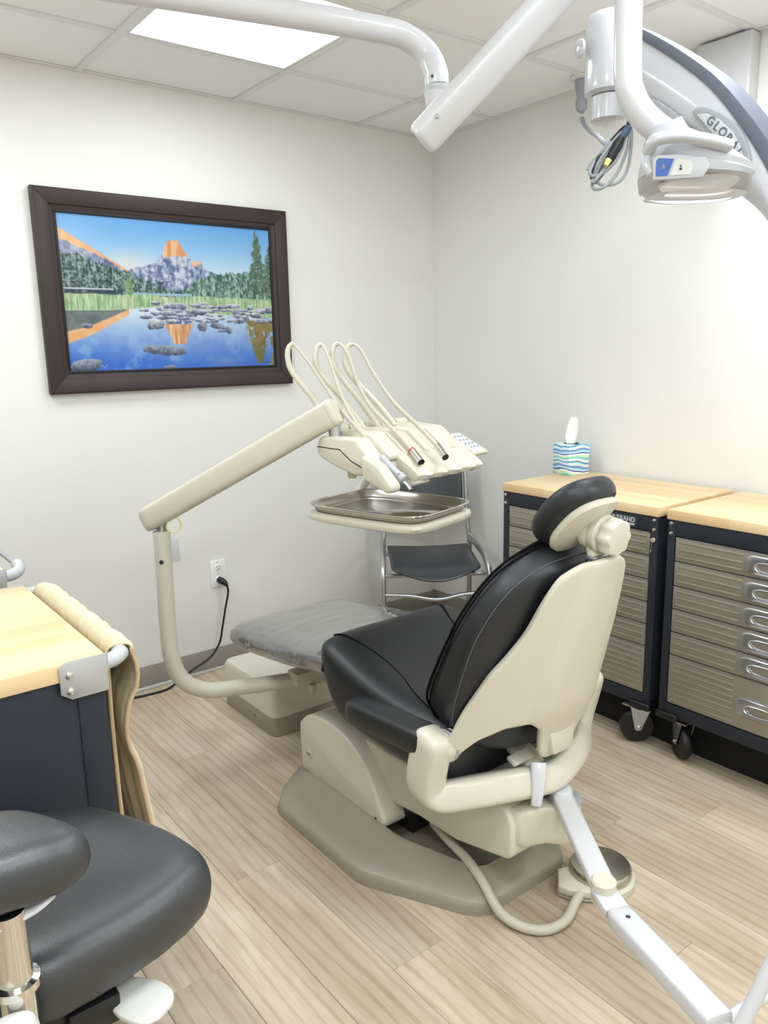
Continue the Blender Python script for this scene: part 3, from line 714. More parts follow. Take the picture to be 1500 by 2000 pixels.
# yoke carrying the back
L_ = [(-1.660, -1.868, .535), (-1.663, -1.858, .49), (-1.663, -1.84, .42), (-1.655, -1.835, .375), (-1.63, -1.852, .352), (-1.58, -1.89, .358), (-1.50, -1.935, .366), (-1.38, -1.965, .36)]
Rm = [(2*XC-x, y, z) for x, y, z in L_[:-1]][::-1]
yp = crom(L_+Rm, 6)
ys = sup(.038, .044, 24, 4.)
ysc = [1.]*len(yp)
for i_, v_ in enumerate((.62, .82, .93, .98)): ysc[i_] = v_; ysc[-1-i_] = v_
MB().tube(yp, .04, sec=ys, up=(0, -1, .2), scales=ysc).build('back_yoke', 'cream', dc)
for s_ in (-1, 1):
    MB().lathe((XC+.247*s_, -1.872, .495), [(.038, 0), (.0415, .003), (.0415, .011), (.038, .014)], (s_, -.25, 0), 32).build('pivot_collar', 'satin', dc)
    MB().tube([(XC+.285*s_, -1.866, .495), (XC+.235*s_, -1.878, .495)], .035, 28).build('pivot_hub', 'cream', dc)
# recline link behind the seat and release lever
MB().box((-1.40, -1.93, .395), (.06, .12, .03), (Vector((1, 0, 0)), Vector((0, .85, .5)), Vector((0, -.5, .85)))).build('recline_link', 'cream', dc, bevel=.006)
MB().box((-1.44, -1.935, .42), (.07, .03, .012), (Vector((1, 0, 0)), Vector((0, .9, .4)), Vector((0, -.4, .9)))).build('link_bracket', 'cream', dc, bevel=.003)
lvp = [(-1.432, -1.985, .425), (-1.442, -1.995, .40), (-1.455, -2.005, .37), (-1.468, -2.012, .335)]
MB().tube(lvp, .012, sec=sup(.018, .009, 16, 3.), scales=[1.1, 1.05, .85, .7]).build('release_lever', 'white_plastic', dc, bevel=.002)

# seat cushion: lofted along y
def cush(secs, e=3., n=44, dish=0.):
    rings = []
    for (y, w_, zt, zb_, *dd) in secs:
        d_ = dd[0] if dd else dish
        ring = []
        for a, b_ in sup(w_, (zt-zb_)/2, n, e):
            z = (zt+zb_)/2+b_
            if b_ > 0: z -= d_*(1-(a/w_)**2)**1.5*min(1, b_/((zt-zb_)*.3))
            ring.append((XC+a, y, z))
        rings.append(ring)
    return rings
seat_secs = [(-1.335, .20, .585, .545, 0), (-1.338, .235, .602, .528, 0), (-1.347, .253, .613, .510, .002), (-1.365, .262, .619, .478, .004), (-1.39, .266, .618, .435, .008), (-1.415, .268, .612, .385, .012), (-1.45, .268, .602, .362, .018), (-1.52, .266, .583, .358, .025), (-1.60, .264, .566, .355, .03), (-1.68, .262, .556, .35, .03), (-1.76, .256, .550, .345, .028), (-1.83, .245, .545, .348, .02), (-1.865, .23, .535, .36, .01), (-1.88, .20, .51, .39, 0)]
MB().loft(cush(seat_secs, 4.2)).build('seat', 'black_leather', dc, sub=1)
for s_ in (-1, 1):      # seams running from the knee to the hips
    pts = []
    for (y, w_, zt, zb_, d_) in seat_secs[2:11]:
        f = (y+1.347)/(-1.76+1.347); dx = s_*(.205-.055*math.sin(PI*min(1, f*1.1)))
        z = zt-d_*(1-(dx/w_)**2)**1.5-.5*(zt-zb_)*(1-(1-(abs(dx)/w_)**4.2)**(1/4.2))
        pts.append((XC+dx, y, z+.0005))
    MB().tube(crom(pts, 4), .0022, 6).build('seat_seam', 'seam', dc)
for s_ in (-1, 1):      # side bolster armrests
    xx = XC+s_*.282
    rr = []
    for k, (y, sc_) in enumerate(((-1.515, .35), (-1.522, .72), (-1.54, .93), (-1.57, 1.), (-1.68, 1.), (-1.79, 1.), (-1.822, .97), (-1.832, .9))):
        rr.append([(xx+a, y-.022, .492-.010*(y+1.68)/.14+b_) for a, b_ in sup(.042*sc_, .036*sc_, 24, 3.2)])
    MB().loft(rr).build('arm_pad', 'black_leather', dc, sub=1)
# leg rest with clear sleeve
leg = [(-.722, .17, .462, .428), (-.725, .20, .474, .415), (-.735, .224, .484, .406), (-.757, .24, .491, .402), (-.80, .250, .497, .404), (-.90, .253, .510, .413), (-1.05, .249, .532, .432), (-1.2, .253, .552, .455), (-1.33, .255, .572, .478), (-1.40, .255, .578, .488)]
MB().loft(cush(leg, 3.2, dish=.004)).build('leg_rest', 'black_leather', dc, sub=1)
slv = [(-.729, .206, .479, .41), (-.738, .228, .488, .402), (-.759, .244, .495, .398), (-.80, .254, .501, .399), (-.90, .257, .514, .405), (-1.05, .259, .536, .422), (-1.2, .260, .556, .446), (-1.30, .261, .572, .47), (-1.365, .2615, .583, .48)]
rings = []
for i, ring in enumerate(cush(slv, 3.2, n=88, dish=.003)):
    rr = []
    for q, (x, y, z) in enumerate(ring):
        a = math.atan2(z-.48, x-XC); side = max(0, min(1, (.515+(-.9-y)*.07-z)/.05)); w1 = math.sin(q*1.3+i*2.9)*.006+math.sin(q*.7-i*2.1)*.005
        rr.append((x+(x-XC)*w1*side*6, y, z+w1*side))
    rings.append(rr)
sl = MB().loft(rings, caps=False).build('plastic_sleeve', 'clear_sleeve', dc, sub=1)
# backrest cushion: front rim, belly and rear
prof = [(.480, .150), (.495, .190), (.520, .222), (.56, .246), (.617, .262), (.676, .266), (.74, .266), (.798, .262), (.868, .238), (.919, .198), (.949, .140), (.963, .07)]
def yfront(z): return -1.728-.62*(z-.55)
def yback(z): return -1.965-.24*(z-.47)
rings = []
zs_ = [p[0] for p in prof]
for z, hw in prof:
    yf, yb_ = yfront(z), yback(z)+.02
    if z < .56: yf -= (.56-z)*.5
    th_ = max(.05, yf-yb_); ring = []
    for q in range(40):
        th2 = 2*PI*q/40; c, s2 = math.cos(th2), math.sin(th2)
        a = hw*math.copysign(abs(c)**(2/3.6), c); b_ = math.copysign(abs(s2)**(2/3.0), s2)
        # wraps round the sitter: sides come forward
        yy = (yf+yb_)/2+b_*th_/2
        if b_ < 0: yy = (yf+yb_)/2+b_*(th_/2)*(1-.55*(abs(a)/.27)**2)
        else: yy -= .02*(1-(a/hw)**2)
        ring.append((XC+a, yy, z+.035*b_))
    rings.append(ring)
MB().loft(rings).build('backrest', 'black_leather', dc, sub=1)
# front rim seam and side stitching on the backrest
def back_pt(z, q, hw):
    hw = hw*1.006
    yf, yb_ = yfront(z), yback(z)+.02
    if z < .56: yf -= (.56-z)*.5
    th_ = max(.05, yf-yb_); c, s2 = math.cos(q), math.sin(q)
    a = hw*math.copysign(abs(c)**(2/3.6), c); b_ = math.copysign(abs(s2)**(2/3.0), s2); yy = (yf+yb_)/2+b_*th_/2
    if b_ < 0: yy = (yf+yb_)/2+b_*(th_/2)*(1-.55*(abs(a)/.27)**2)
    else: yy -= .02*(1-(a/hw)**2)
    return (XC+a, yy, z+.035*b_)
for q_, nm_, mt_, rd_ in ((PI*.86, 'front_seam', 'seam', .0032), (PI*.93, 'front_seam', 'seam', .0026), (PI*1.12, 'side_stitch', 'stitch', .0012)):
    A_ = [back_pt(z, q_, hw) for z, hw in prof[1:]]; B_ = [(2*XC-x, y, z) for x, y, z in A_]
    MB().tube(crom(A_+B_[::-1], 5), rd_, 6).build(nm_, mt_, dc)
# cream back shell: barrel-curved panel with wings
def ztop(a):
    return np.interp(a, [0, .03, .06, .09, .114, .138, .157, .19, .214, .25, .258, .265, .272], [.960, .958, .95, .937, .922, .868, .80, .735, .694, .59, .545, .505, .492])
def zbot(a):
    return np.interp(a, [0, .035, .052, .062, .075, .10, .16, .21, .235, .25, .272], [.432, .432, .44, .47, .525, .548, .546, .52, .492, .462, .458])
def yshell(a, z): return -1.996-.24*(z-.47)+1.62*a*a
NA, NZ = 64, 24; vs = []
for i in range(NA+1):
    a = -.272+.544*i/NA
    zt_, zb_ = float(ztop(abs(a))), float(zbot(abs(a)))
    for j in range(NZ+1):
        z = zb_+(zt_-zb_)*j/NZ
        crease = .016*max(0, min(1, (z-.5)/.08))*max(0, min(1, (.105-.05*max(0, (z-.6)/.35)-abs(a))/.022))
        vs.append((XC+a, yshell(a, z)-crease, z))
MB().add(vs, [(i*(NZ+1)+j, (i+1)*(NZ+1)+j, (i+1)*(NZ+1)+j+1, i*(NZ+1)+j+1) for i in range(NA) for j in range(NZ)]).build('back_shell', 'cream_matte', dc, solid=.018, soff=0, sub=1)
MB().lathe((XC-.012, -2.008, .452), [(.008, 0), (.008, -.004)], (0, 1, 0), 14).build('shell_bolt', 'dark_icon', dc)
tabp = [(-.05, .0), (.05, .0), (.042, -.075), (-.03, -.075)]
MB().prism([(x, y) for x, y in tabp], (XC, -1.985, .52), (1, 0, 0), (0, 0, 1), (0, -1, 0), .03).build('shell_tab', 'cream', dc, bevel=.008)

# headrest
HC = Vector((-1.40, -2.062, 1.035)); hn = Vector((0, .74, .67)).normalized(); hu = Vector((0, -.67, .74)).normalized(); hx = Vector((1, 0, 0))
hp = lambda a, b_, c: HC+hx*a+hu*b_+hn*c
def hring(sx, sy, c, curve=.03):
    return [hp(a, b_, c+curve*(a/.13)**2) for a, b_ in sup(sx, sy, 36, 2.5)]
mb = MB(); mb.loft([hring(.070, .082, -.012), hring(.082, .094, -.008), hring(.090, .102, .008), hring(.091, .103, .026), hring(.085, .097, .042), hring(.070, .08, .05), hring(.04, .05, .053)])
mb.build('headrest_pad', 'black_leather', dc, sub=1)
mb = MB(); mb.loft([hring(.072, .084, -.010), hring(.077, .089, -.018), hring(.073, .085, -.026), hring(.045, .06, -.032)]); mb.build('headrest_shell', 'cream_matte', dc)
kn = Vector((0, -.97, -.12)).normalized(); kc = Vector((-1.378, -2.075, 1.010))
MB().lathe(kc, [(.030, -.01), (.042, -.004), (.043, .012), (.040, .016), (.040, .018), (.043, .022), (.043, .036), (.036, .042)], kn, 36).build('headrest_hinge', 'cream', dc)
kx = kn.orthogonal().normalized(); ky_ = kn.cross(kx)
rings = []
for r_, h_ in ((.030, .040), (.038, .046), (.041, .054), (.041, .070), (.037, .077), (.02, .079)):
    rings.append([kc+kn*h_+kx*(r_*(1+.07*math.cos(8*2*PI*q/48))*math.cos(2*PI*q/48))+ky_*(r_*(1+.07*math.cos(8*2*PI*q/48))*math.sin(2*PI*q/48)) for q in range(48)])
MB().loft(rings).build('headrest_knob', 'cream', dc)
MB().tube(crom([kc+Vector((-.02, .04, .078)), kc+Vector((-.01, .01, .064)), kc+Vector((0, -.012, .04)), kc+Vector((0, -.012, -.01))], 5), .03, sec=sup(.032, .016, 18, 3.)).build('hinge_cover', 'cream', dc)
MB().tube([kc+Vector((0.0, -.012, -.03)), kc+Vector((0.0, -.02, -.062))], .03, sec=sup(.026, .014, 18, 3.)).build('hinge_stem', 'cream', dc)
MB().tube([(-1.374, -2.075, .995), (-1.378, -2.083, .965), (-1.381, -2.088, .935)], .01, sec=sup(.017, .008, 14, 4.)).build('glide_bar', 'chrome', dc)
MB().box((-1.382, -2.098, .952), (.05, .03, .012)).build('glide_clamp', 'satin', dc, bevel=.004)

# ------------------------------------------------------------------ utility box on the floor
ub = thing('utility_box', 'cream utility box with taupe plinth on the floor under the leg rest', 'utility box', (-1.27, -.55, 0))
rr_ = lambda a, b_, z: [(-1.275+x, -.545+y, z) for x, y in sup(a, b_, 40, 14.)]
MB().loft([rr_(.190, .205, 0), rr_(.190, .205, .075)]).build('plinth', 'taupe', ub, bevel=.003)
MB().loft([rr_(.191, .206, .0755), rr_(.191, .206, .172), rr_(.183, .198, .188), rr_(.165, .18, .193)]).build('cover', 'cream', ub)
MB().lathe((-1.4655, -.60, .04), [(.004, 0), (.004, -.001)], (1, 0, 0), 10).build('plinth_screw', 'dark_icon', ub)

# ------------------------------------------------------------------ delivery unit
du = thing('delivery_unit', 'cream dental delivery unit on a bent tube arm with four hanging handpiece hoses', 'delivery unit', (-1.43, -.94, .27))
pt = crom([(-1.33, -.965, .295), (-1.50, -.915, .297), (-1.66, -.86, .30), (-1.76, -.835, .312), (-1.83, -.822, .36), (-1.862, -.818, .44), (-1.868, -.817, .55), (-1.866, -.817, .70), (-1.864, -.817, .868)], 8)
MB().tube(pt, .0265, 20).build('post', 'cream', du)
MB().box((-1.40, -.945, .312), (.19, .07, .05)).build('arm_mount', 'cream', du, bevel=.01)
MB().lathe((-1.437, -.985, .27), [(.012, -.012), (.014, 0), (.014, .02)], n=14).build('mount_knob', 'cream', du)
MB().lathe((-1.880, -.838, .775), [(.007, .002), (.007, -.002), (.004, -.003)], (.6, .8, 0), 16).build('post_plug', 'dark_icon', du)
MB().box((-1.825, -.80, .80), (.03, .045, .075)).build('side_bracket', 'white_plastic', du, bevel=.004)
MB().tube([(-1.864, -.817, .865), (-1.862, -.819, .925)], .016, 14).build('pivot_pin', 'satin', du)
MB().tube(crom([(-1.83+.024*math.cos(a), -.835, .885+.024*math.sin(a)) for a in [2*PI*k/14 for k in range(14)]], 2, closed=True), .002, 6, closed=True).build('tag_ring', 'yellow', du)
ba, bb_ = Vector((-1.888, -.782, .905)), Vector((-1.545, -1.315, 1.240))
bd_ = (bb_-ba).normalized(); bs = sup(.030, .038, 28, 4.)
MB().tube([ba, ba+bd_*.02, bb_-bd_*.02, bb_], .03, sec=bs, scales=[1, 1, 1, 1]).build('spring_arm', 'cream', du, bevel=.004)
MB().tube([ba-bd_*.012, ba-bd_*.008, ba], .03, sec=bs, scales=[.82, .97, 1.0]).build('arm_end_cap', 'cream', du)
MB().tube([bb_, bb_+bd_*.010, bb_+bd_*.016], .03, sec=bs, scales=[1.02, 1.0, .85]).build('arm_end_cap', 'cream', du)
MB().lathe((-1.868, -.851, .918), [(.006, .0), (.006, -.004)], (.85, .5, 0), 10).build('arm_screw', 'dark_icon', du)
MB().tube([(-1.535, -1.305, 1.235), (-1.532, -1.31, 1.17)], .018, 14).build('head_pivot', 'satin', du)
# control head: tilted body; local axes
yw = math.radians(8); hO = Vector((-1.574, -1.287, 1.176)); hA = Vector((math.cos(yw), math.sin(yw), 0)); hB = Vector((math.sin(yw), -math.cos(yw), 0)); hC = Vector((0, 0, 1))
hq = lambda a, b_, c: hO+hA*a+hB*b_+hC*c
def hbox(a0, a1, poly, name, mt, bev, parent=du):   # poly in (b,c) extruded across a
    return MB().loft([[hq(a0, b_, c) for b_, c in poly], [hq(a1, b_, c) for b_, c in poly]]).build(name, mt, parent, bevel=bev, seg=3, ang=25)
body = [(-.012, -.045), (-.008, -.012), (.008, .0), (.145, .0), (.215, -.06), (.222, -.082), (.206, -.096), (.14, -.10), (.05, -.078), (.0, -.06)]
head = hbox(0., .385, body, 'control_head', 'cream', .009)
for a0, a1 in ((.052, .112), (.12, .195), (.203, .275), (.283, .36)):
    hbox(a0, a1, [(.012, -.01), (.02, .012), (.06, .016), (.15, .010), (.225, -.045), (.22, -.06), (.1, -.02)], 'head_deck', 'cream', .006)
MB().tube([hq(-.0005, -.008, -.03), hq(-.0005, .085, -.032), hq(-.0005, .13, -.06), hq(-.0005, .2, -.085)], .0012, 6).build('side_seam', 'seam', head)
for a0, a1 in ((.045, .1), (.108, .165), (.173, .23), (.238, .295), (.303, .35)):
    MB().tube([hq(a0, .006, .012), hq(a1, .006, .012)], .015, 16).build('hinge_barrel', 'cream', du, bevel=.002)
MB().lathe(hq(.06, .07, -.08), [(.014, 0), (.014, -.035), (.011, -.04)], hC, 16).build('drop_stub', 'cream', du)
rows = []
NB = 48
for i in range(NB+1):
    a = .085+.285*i/NB; w1 = .5+.5*math.cos((a-.01)/.062*2*PI); o_ = .017*w1
    rows.append([hq(a, .195, -.035), hq(a, .225, -.045-o_*.4), hq(a, .272+o_, -.078-o_*.4), hq(a, .288+o_, -.098), hq(a, .28+o_*.6, -.112), hq(a, .245, -.114), hq(a, .2, -.095)])
MB().loft(rows).build('handpiece_holder', 'cream', du, bevel=.003, ang=60)
hbox(-.028, .012, [(.19, -.05), (.2, -.036), (.255, -.06), (.305, -.108), (.302, -.126), (.285, -.13), (.2, -.10)], 'syringe_holder', 'cream', .008)
hbox(.085, .15, [(.2, -.08), (.27, -.10), (.285, -.118), (.27, -.128), (.22, -.12)], 'holder_bracket', 'cream', .005)
pB = (hB*.92-hC*.39).normalized(); pC = (hB*.39+hC*.92).normalized(); kO = hq(.40, .21, -.048)
kp_ = MB().box(kO, (.066, .125, .014), (hA, pB, pC)).build('touch_pad', 'cream', du, bevel=.005, seg=3)
MB().box(kO+pC*.0073, (.055, .112, .001), (hA, pB, pC)).build('pad_face', 'white_plastic', kp_)
for i in range(3):
    for j in range(4):
        MB().lathe(kO+pC*.0077+hA*(-.016+.016*i)+pB*(-.036+.022*j), [(.004, 0), (.004, .0006)], pC, 10).build('pad_icon', 'icon', kp_)
MB().tube([hq(.35, .17, -.05), kO-pC*.008], .012, 12).build('pad_stem', 'cream', du)
rods = [
 [(-1.486, -1.226, 1.179), (-1.515, -1.18, 1.268), (-1.552, -1.13, 1.347), (-1.558, -1.114, 1.39), (-1.552, -1.111, 1.421), (-1.54, -1.117, 1.432)],
 [(-1.409, -1.284, 1.183), (-1.454, -1.224, 1.28), (-1.49, -1.179, 1.345), (-1.495, -1.165, 1.384), (-1.486, -1.162, 1.419), (-1.475, -1.169, 1.429)],
 [(-1.374, -1.311, 1.182), (-1.408, -1.264, 1.261), (-1.446, -1.215, 1.34), (-1.456, -1.195, 1.384), (-1.448, -1.192, 1.42), (-1.436, -1.198, 1.431)],
 [(-1.338, -1.337, 1.192), (-1.373, -1.292, 1.26), (-1.418, -1.237, 1.335), (-1.428, -1.218, 1.378), (-1.417, -1.217, 1.417), (-1.405, -1.223, 1.428)]]
hoses = [
 [(-1.529, -1.177, 1.381), (-1.524, -1.23, 1.33), (-1.518, -1.286, 1.276), (-1.512, -1.34, 1.228), (-1.502, -1.396, 1.185), (-1.502, -1.442, 1.152), (-1.504, -1.484, 1.123)],
 [(-1.481, -1.215, 1.388), (-1.492, -1.266, 1.321), (-1.499, -1.317, 1.26), (-1.499, -1.371, 1.208), (-1.498, -1.424, 1.166), (-1.501, -1.473, 1.126)],
 [(-1.435, -1.241, 1.404), (-1.439, -1.294, 1.319), (-1.437, -1.346, 1.257), (-1.426, -1.401, 1.213), (-1.416, -1.453, 1.174), (-1.41, -1.503, 1.136)],
 [(-1.4, -1.26, 1.412), (-1.395, -1.308, 1.348), (-1.376, -1.372, 1.268), (-1.353, -1.431, 1.214), (-1.34, -1.48, 1.174), (-1.336, -1.518, 1.147)]]
hb = []
for rd, hs in zip(rods, hoses):
    rp = crom(rd, 6); rad = [.0085 if i < len(rp)*.55 else .0085-.002*(i-len(rp)*.55)/(len(rp)*.45) for i in range(len(rp))]
    wrod = MB().tube(rp, rad, 12).build('whip_rod', 'cream', du)
    h1 = crom([rd[-2], rd[-1]]+hs, 6)
    rad = [.0042+.0022*min(1, i/len(h1)*1.2) for i in range(len(h1))]
    hb.append(MB().tube(h1, rad, 10).build('hose', 'hose', du))
# syringe and couplings
sy = crom([(-1.504, -1.484, 1.128), (-1.504, -1.512, 1.108), (-1.502, -1.542, 1.090), (-1.502, -1.572, 1.075)], 4)
MB().tube(sy, .011, sec=sup(.0095, .0115, 18, 2.6), scales=[.8, .9, .95, 1, 1, 1, 1, 1, 1.05, 1.1, 1.2, 1.25, 1.1]).build('air_water_syringe', 'light_grey', hb[0])
MB().tube([(-1.502, -1.572, 1.073), (-1.505, -1.594, 1.064), (-1.509, -1.612, 1.055)], [.006, .0055, .005], 14).build('syringe_tip', 'satin', hb[0])
for dx in (-.006, .006):
    MB().lathe((-1.502+dx, -1.562, 1.090), [(.0045, 0), (.004, .004)], (0, -.3, 1), 12).build('syringe_button', 'mid_grey', hb[0])
MB().tube([(-1.41, -1.503, 1.136), (-1.422, -1.551, 1.112)], .010, 14).build('coupling', 'chrome', hb[2])
MB().tube([(-1.4085, -1.494, 1.1405), (-1.411, -1.506, 1.1345)], .0088, 14).build('red_band', 'red_band', hb[2])
MB().tube([(-1.336, -1.518, 1.147), (-1.349, -1.567, 1.12)], .010, 14).build('coupling', 'chrome', hb[3])
# tray holder under the head
tyaw = math.radians(14.8); TX2 = Vector((math.cos(tyaw), math.sin(tyaw), 0)); TY2 = Vector((-math.sin(tyaw), math.cos(tyaw), 0)); tO = Vector((-1.402, -1.382, .952))
trr = lambda a, b_, z: [tO+TX2*x+TY2*y+Vector((0, 0, z)) for x, y in sup(a, b_, 56, 5.5)]
MB().loft([trr(.150, .197, -.022), trr(.160, .207, -.018), trr(.164, .211, -.008), trr(.162, .209, .0), trr(.150, .196, .003), trr(.12, .16, .003)]).build('tray_holder', 'cream', du)
MB().tube(crom([(-1.31, -1.25, 1.11), (-1.30, -1.19, 1.05), (-1.33, -1.15, .98), (-1.365, -1.165, .937)], 5), .014, 14).build('tray_stem', 'cream', du)
MB().box((-1.235, -1.47, .925), (.05, .03, .018)).build('holder_clip', 'light_grey', du, bevel=.003)
st = thing('instrument_tray', 'rectangular stainless steel instrument tray on the delivery unit tray holder', 'tray', (tO.x, tO.y, .956))
tray = [trr(.11, .16, .0045), trr(.138, .186, .0045), trr(.143, .191, .007), trr(.151, .199, .023), trr(.153, .201, .0255), trr(.157, .205, .0258), trr(.158, .206, .023)]
MB().loft(tray, caps=False).add(trr(.11, .16, .0045), [tuple(range(56))]).build('tray_pan', 'steel', st, solid=.0012)
MB().tube(trr(.1565, .2045, .0255), .0028, 8, closed=True).build('tray_rim', 'chrome', st)

# ------------------------------------------------------------------ foot control disc with hose
fc = thing('foot_control', 'round foot control disc with steel top and pale hose on the floor', 'foot control', (-1.20, -2.01, 0))
MB().lathe((-1.195, -2.005, 0), [(.088, 0), (.090, .006), (.090, .022), (.084, .028)], n=48).build('disc_base', 'cream', fc)
MB().lathe((-1.195, -2.005, .028), [(.080, 0), (.082, .006), (.081, .018), (.076, .024), (.03, .028), (.01, .0285)], n=48).build('disc_top', 'steel', fc)
fd = Vector((-.62, .78, 0)); fr = Vector((.78, .62, 0))
bc = Vector((-1.262, -1.985, 0))
MB().prism([(-.055, -.02), (-.05, .05), (-.02, .06), (.06, .055), (.075, -.03), (.0, -.06)], bc+Vector((0, 0, .002)), (.6, -.8, 0), (-.8, -.6, 0), (0, 0, 1), .032).build('hose_block', 'cream', fc, bevel=.005, seg=3)
MB().prism([(-.057, -.02), (-.052, .052), (-.02, .062), (.062, .057), (.077, -.03), (.0, -.062)], bc+Vector((0, 0, .012)), (.6, -.8, 0), (-.8, -.6, 0), (0, 0, 1), .005).build('rubber_band', 'taupe', fc)
MB().tube(crom([(-1.295, -2.02, .022), (-1.34, -2.035, .02), (-1.40, -2.055, .016), (-1.46, -2.045, .014), (-1.50, -2.0, .016), (-1.515, -1.94, .03), (-1.505, -1.87, .07), (-1.49, -1.80, .085), (-1.47, -1.70, .085), (-1.45, -1.62, .085)], 8), .0125, 14).build('hose', 'hose', fc)

# ------------------------------------------------------------------ assistant arm
aa = thing('assistant_arm', 'white jointed assistant arm reaching out from the back of the chair base', 'assistant arm', (-1.352, -2.0, .31))
sec = sup(.026, .011, 20, 6.)
p0, p1 = Vector((-1.362, -2.0, .318)), Vector((-1.548, -2.266, .305)); ax = (p1-p0).normalized()
MB().tube([p0-ax*.012, p0, p1, p1+ax*.02], .02, sec=sup(.027, .013, 20, 5.), scales=[.8, 1, .95, .7]).build('first_link', 'white_plastic', aa, bevel=.003)
MB().lathe(p0+Vector((0, 0, -.015)), [(.028, 0), (.028, .03), (.025, .034)], n=28).build('pivot_cap', 'white_plastic', aa)
MB().lathe(p1+Vector((0, 0, -.03)), [(.026, 0), (.026, .044), (.022, .048)], n=28).build('elbow_cap', 'cream', aa)
p2 = p1+Vector((0, 0, -.012)); p3 = Vector((-1.572, -2.318, .288)); p4 = Vector((-1.668, -2.59, .29))
MB().tube([p2-(p3-p2)*.1, p3], .02, sec=sup(.027, .011, 20, 7.)).build('elbow_plate', 'white_plastic', aa, bevel=.003)
MB().tube([p3+Vector((0, 0, -.004)), p3.lerp(p4, .06)+Vector((0, 0, -.004)), p4], .02, sec=sup(.028, .020, 24, 4.5), scales=[.9, 1, 1]).build('second_link', 'white_plastic', aa, bevel=.004)
MB().lathe(p3.lerp(p4, .12)+Vector((0, 0, .0155)), [(.005, 0), (.005, .001)], n=10).build('link_screw', 'dark_icon', aa)
MB().tube(crom([(-1.665, -2.595, .285), (-1.635, -2.59, .275), (-1.614, -2.585, .273), (-1.578, -2.592, .275), (-1.539, -2.606, .282), (-1.47, -2.62, .285)], 6), .010, 14).build('holder_tube', 'white_plastic', aa)
MB().tube(crom([(-1.675, -2.61, .27), (-1.66, -2.616, .288), (-1.632, -2.624, .336), (-1.605, -2.632, .387), (-1.569, -2.643, .451), (-1.54, -2.65, .50)], 6), .0125, 14).build('suction_tube', 'white_plastic', aa)

# ------------------------------------------------------------------ bench cabinets at the left with tube handles
def bench(y0, y1, zt, label, x1=-2.36, x0=-3.06, nm='butcher_x', thin=False):
    r = thing('bench_cabinet', label, 'bench cabinet', ((x0+x1)/2, (y0+y1)/2, 0), 'dark bench cabinets with side handles')
    MB().bx((x0, y0, zt-.034), (x1, y1, zt)).build('worktop', nm, r, bevel=.003)
    MB().bx((x0+.003, y0+.006, .14), (x1-.008, y1-.004, zt-.0345)).build('carcass', 'frame_paint', r, bevel=.002)
    MB().bx((x1-.055, y0+.003, .14), (x1-.006, y0+.008, zt-.035)).build('corner_strip', 'frame_paint', r, bevel=.0008)
    for yy in (y0-.001, y1-.003):
        # sheet-steel bracket with clipped corners
        s_ = -1 if yy < (y0+y1)/2 else 1
        poly = [(x1-.084, zt-.006), (x1-.072, zt+.003), (x1, zt+.003), (x1, zt-.068), (x1-.066, zt-.068), (x1-.084, zt-.055)]
        MB().prism([(x, z) for x, z in poly], (0, yy, 0), (1, 0, 0), (0, 0, 1), (0, s_, 0), .003).build('handle_bracket', 'plate', r, bevel=.0006)
        if s_ < 0:
            for zz in (zt-.022, zt-.052):
                MB().lathe((x1-.068, yy-.003, zz), [(.007, 0), (.0065, -.003), (.003, -.0048)], (0, 1, 0), 14).build('bracket_screw', 'chrome', r)
        MB().bx((x1, min(yy, yy+s_*.003), zt-.03), (x1+.002, max(yy, yy+s_*.003)+.0, zt+.003)).build('bracket_fold', 'plate', r)
    ho = .037
    if thin:
        MB().tube(crom([(x1-.002, y0+.012, zt-.02), (x1+.02, y0+.012, zt-.018), (x1+.036, y0+.02, zt-.010), (x1+.037, y0+.04, zt+.004)], 6), .0145, 16).build('handle_tube', 'light_grey', r)
        MB().tube([(x1+.036, y0+.03, zt-.004), (x1+.036, y1-.03, zt-.004)], .005, 10).build('handle_rod', 'mid_grey', r)
        MB().tube(crom([(x1-.002, y1-.012, zt-.02), (x1+.02, y1-.012, zt-.018), (x1+.036, y1-.02, zt-.010), (x1+.037, y1-.04, zt+.004)], 6), .0145, 16).build('handle_tube', 'light_grey', r)
    else:
        MB().tube(crom([(x1-.002, y0+.012, zt-.02), (x1+.016, y0+.012, zt-.018), (x1+.032, y0+.024, zt-.016), (x1+ho, y0+.055, zt-.016), (x1+ho, (y0+y1)/2, zt-.016), (x1+ho, y1-.055, zt-.016), (x1+.032, y1-.024, zt-.016), (x1+.016, y1-.012, zt-.018), (x1-.002, y1-.012, zt-.02)], 6), .0145, 16).build('handle_tube', 'light_grey', r)
    for xx in (x0+.08, x1-.09):
        for yy in (y0+.07, y1-.07):
            cw = MB().lathe((xx-.017, yy, .062), [(.05, 0), (.062, .006), (.062, .028), (.05, .034)], (1, 0, 0), 24).build('caster_wheel', 'rubber', r)
            MB().bx((xx-.025, yy-.03, .062), (xx-.02, yy+.03, .139)).bx((xx+.02, yy-.03, .062), (xx+.025, yy+.03, .139)).bx((xx-.03, yy-.035, .132), (xx+.03, yy+.035, .14)).build('caster_fork', 'satin', cw)
    return r
bench(-1.762, -1.20, .880, 'dark bench cabinet with maple worktop and tan apron over its handle')
bench(-1.07, -.55, .893, 'dark bench cabinet with maple worktop and thin rod handle near the picture wall', x1=-2.372, thin=True)

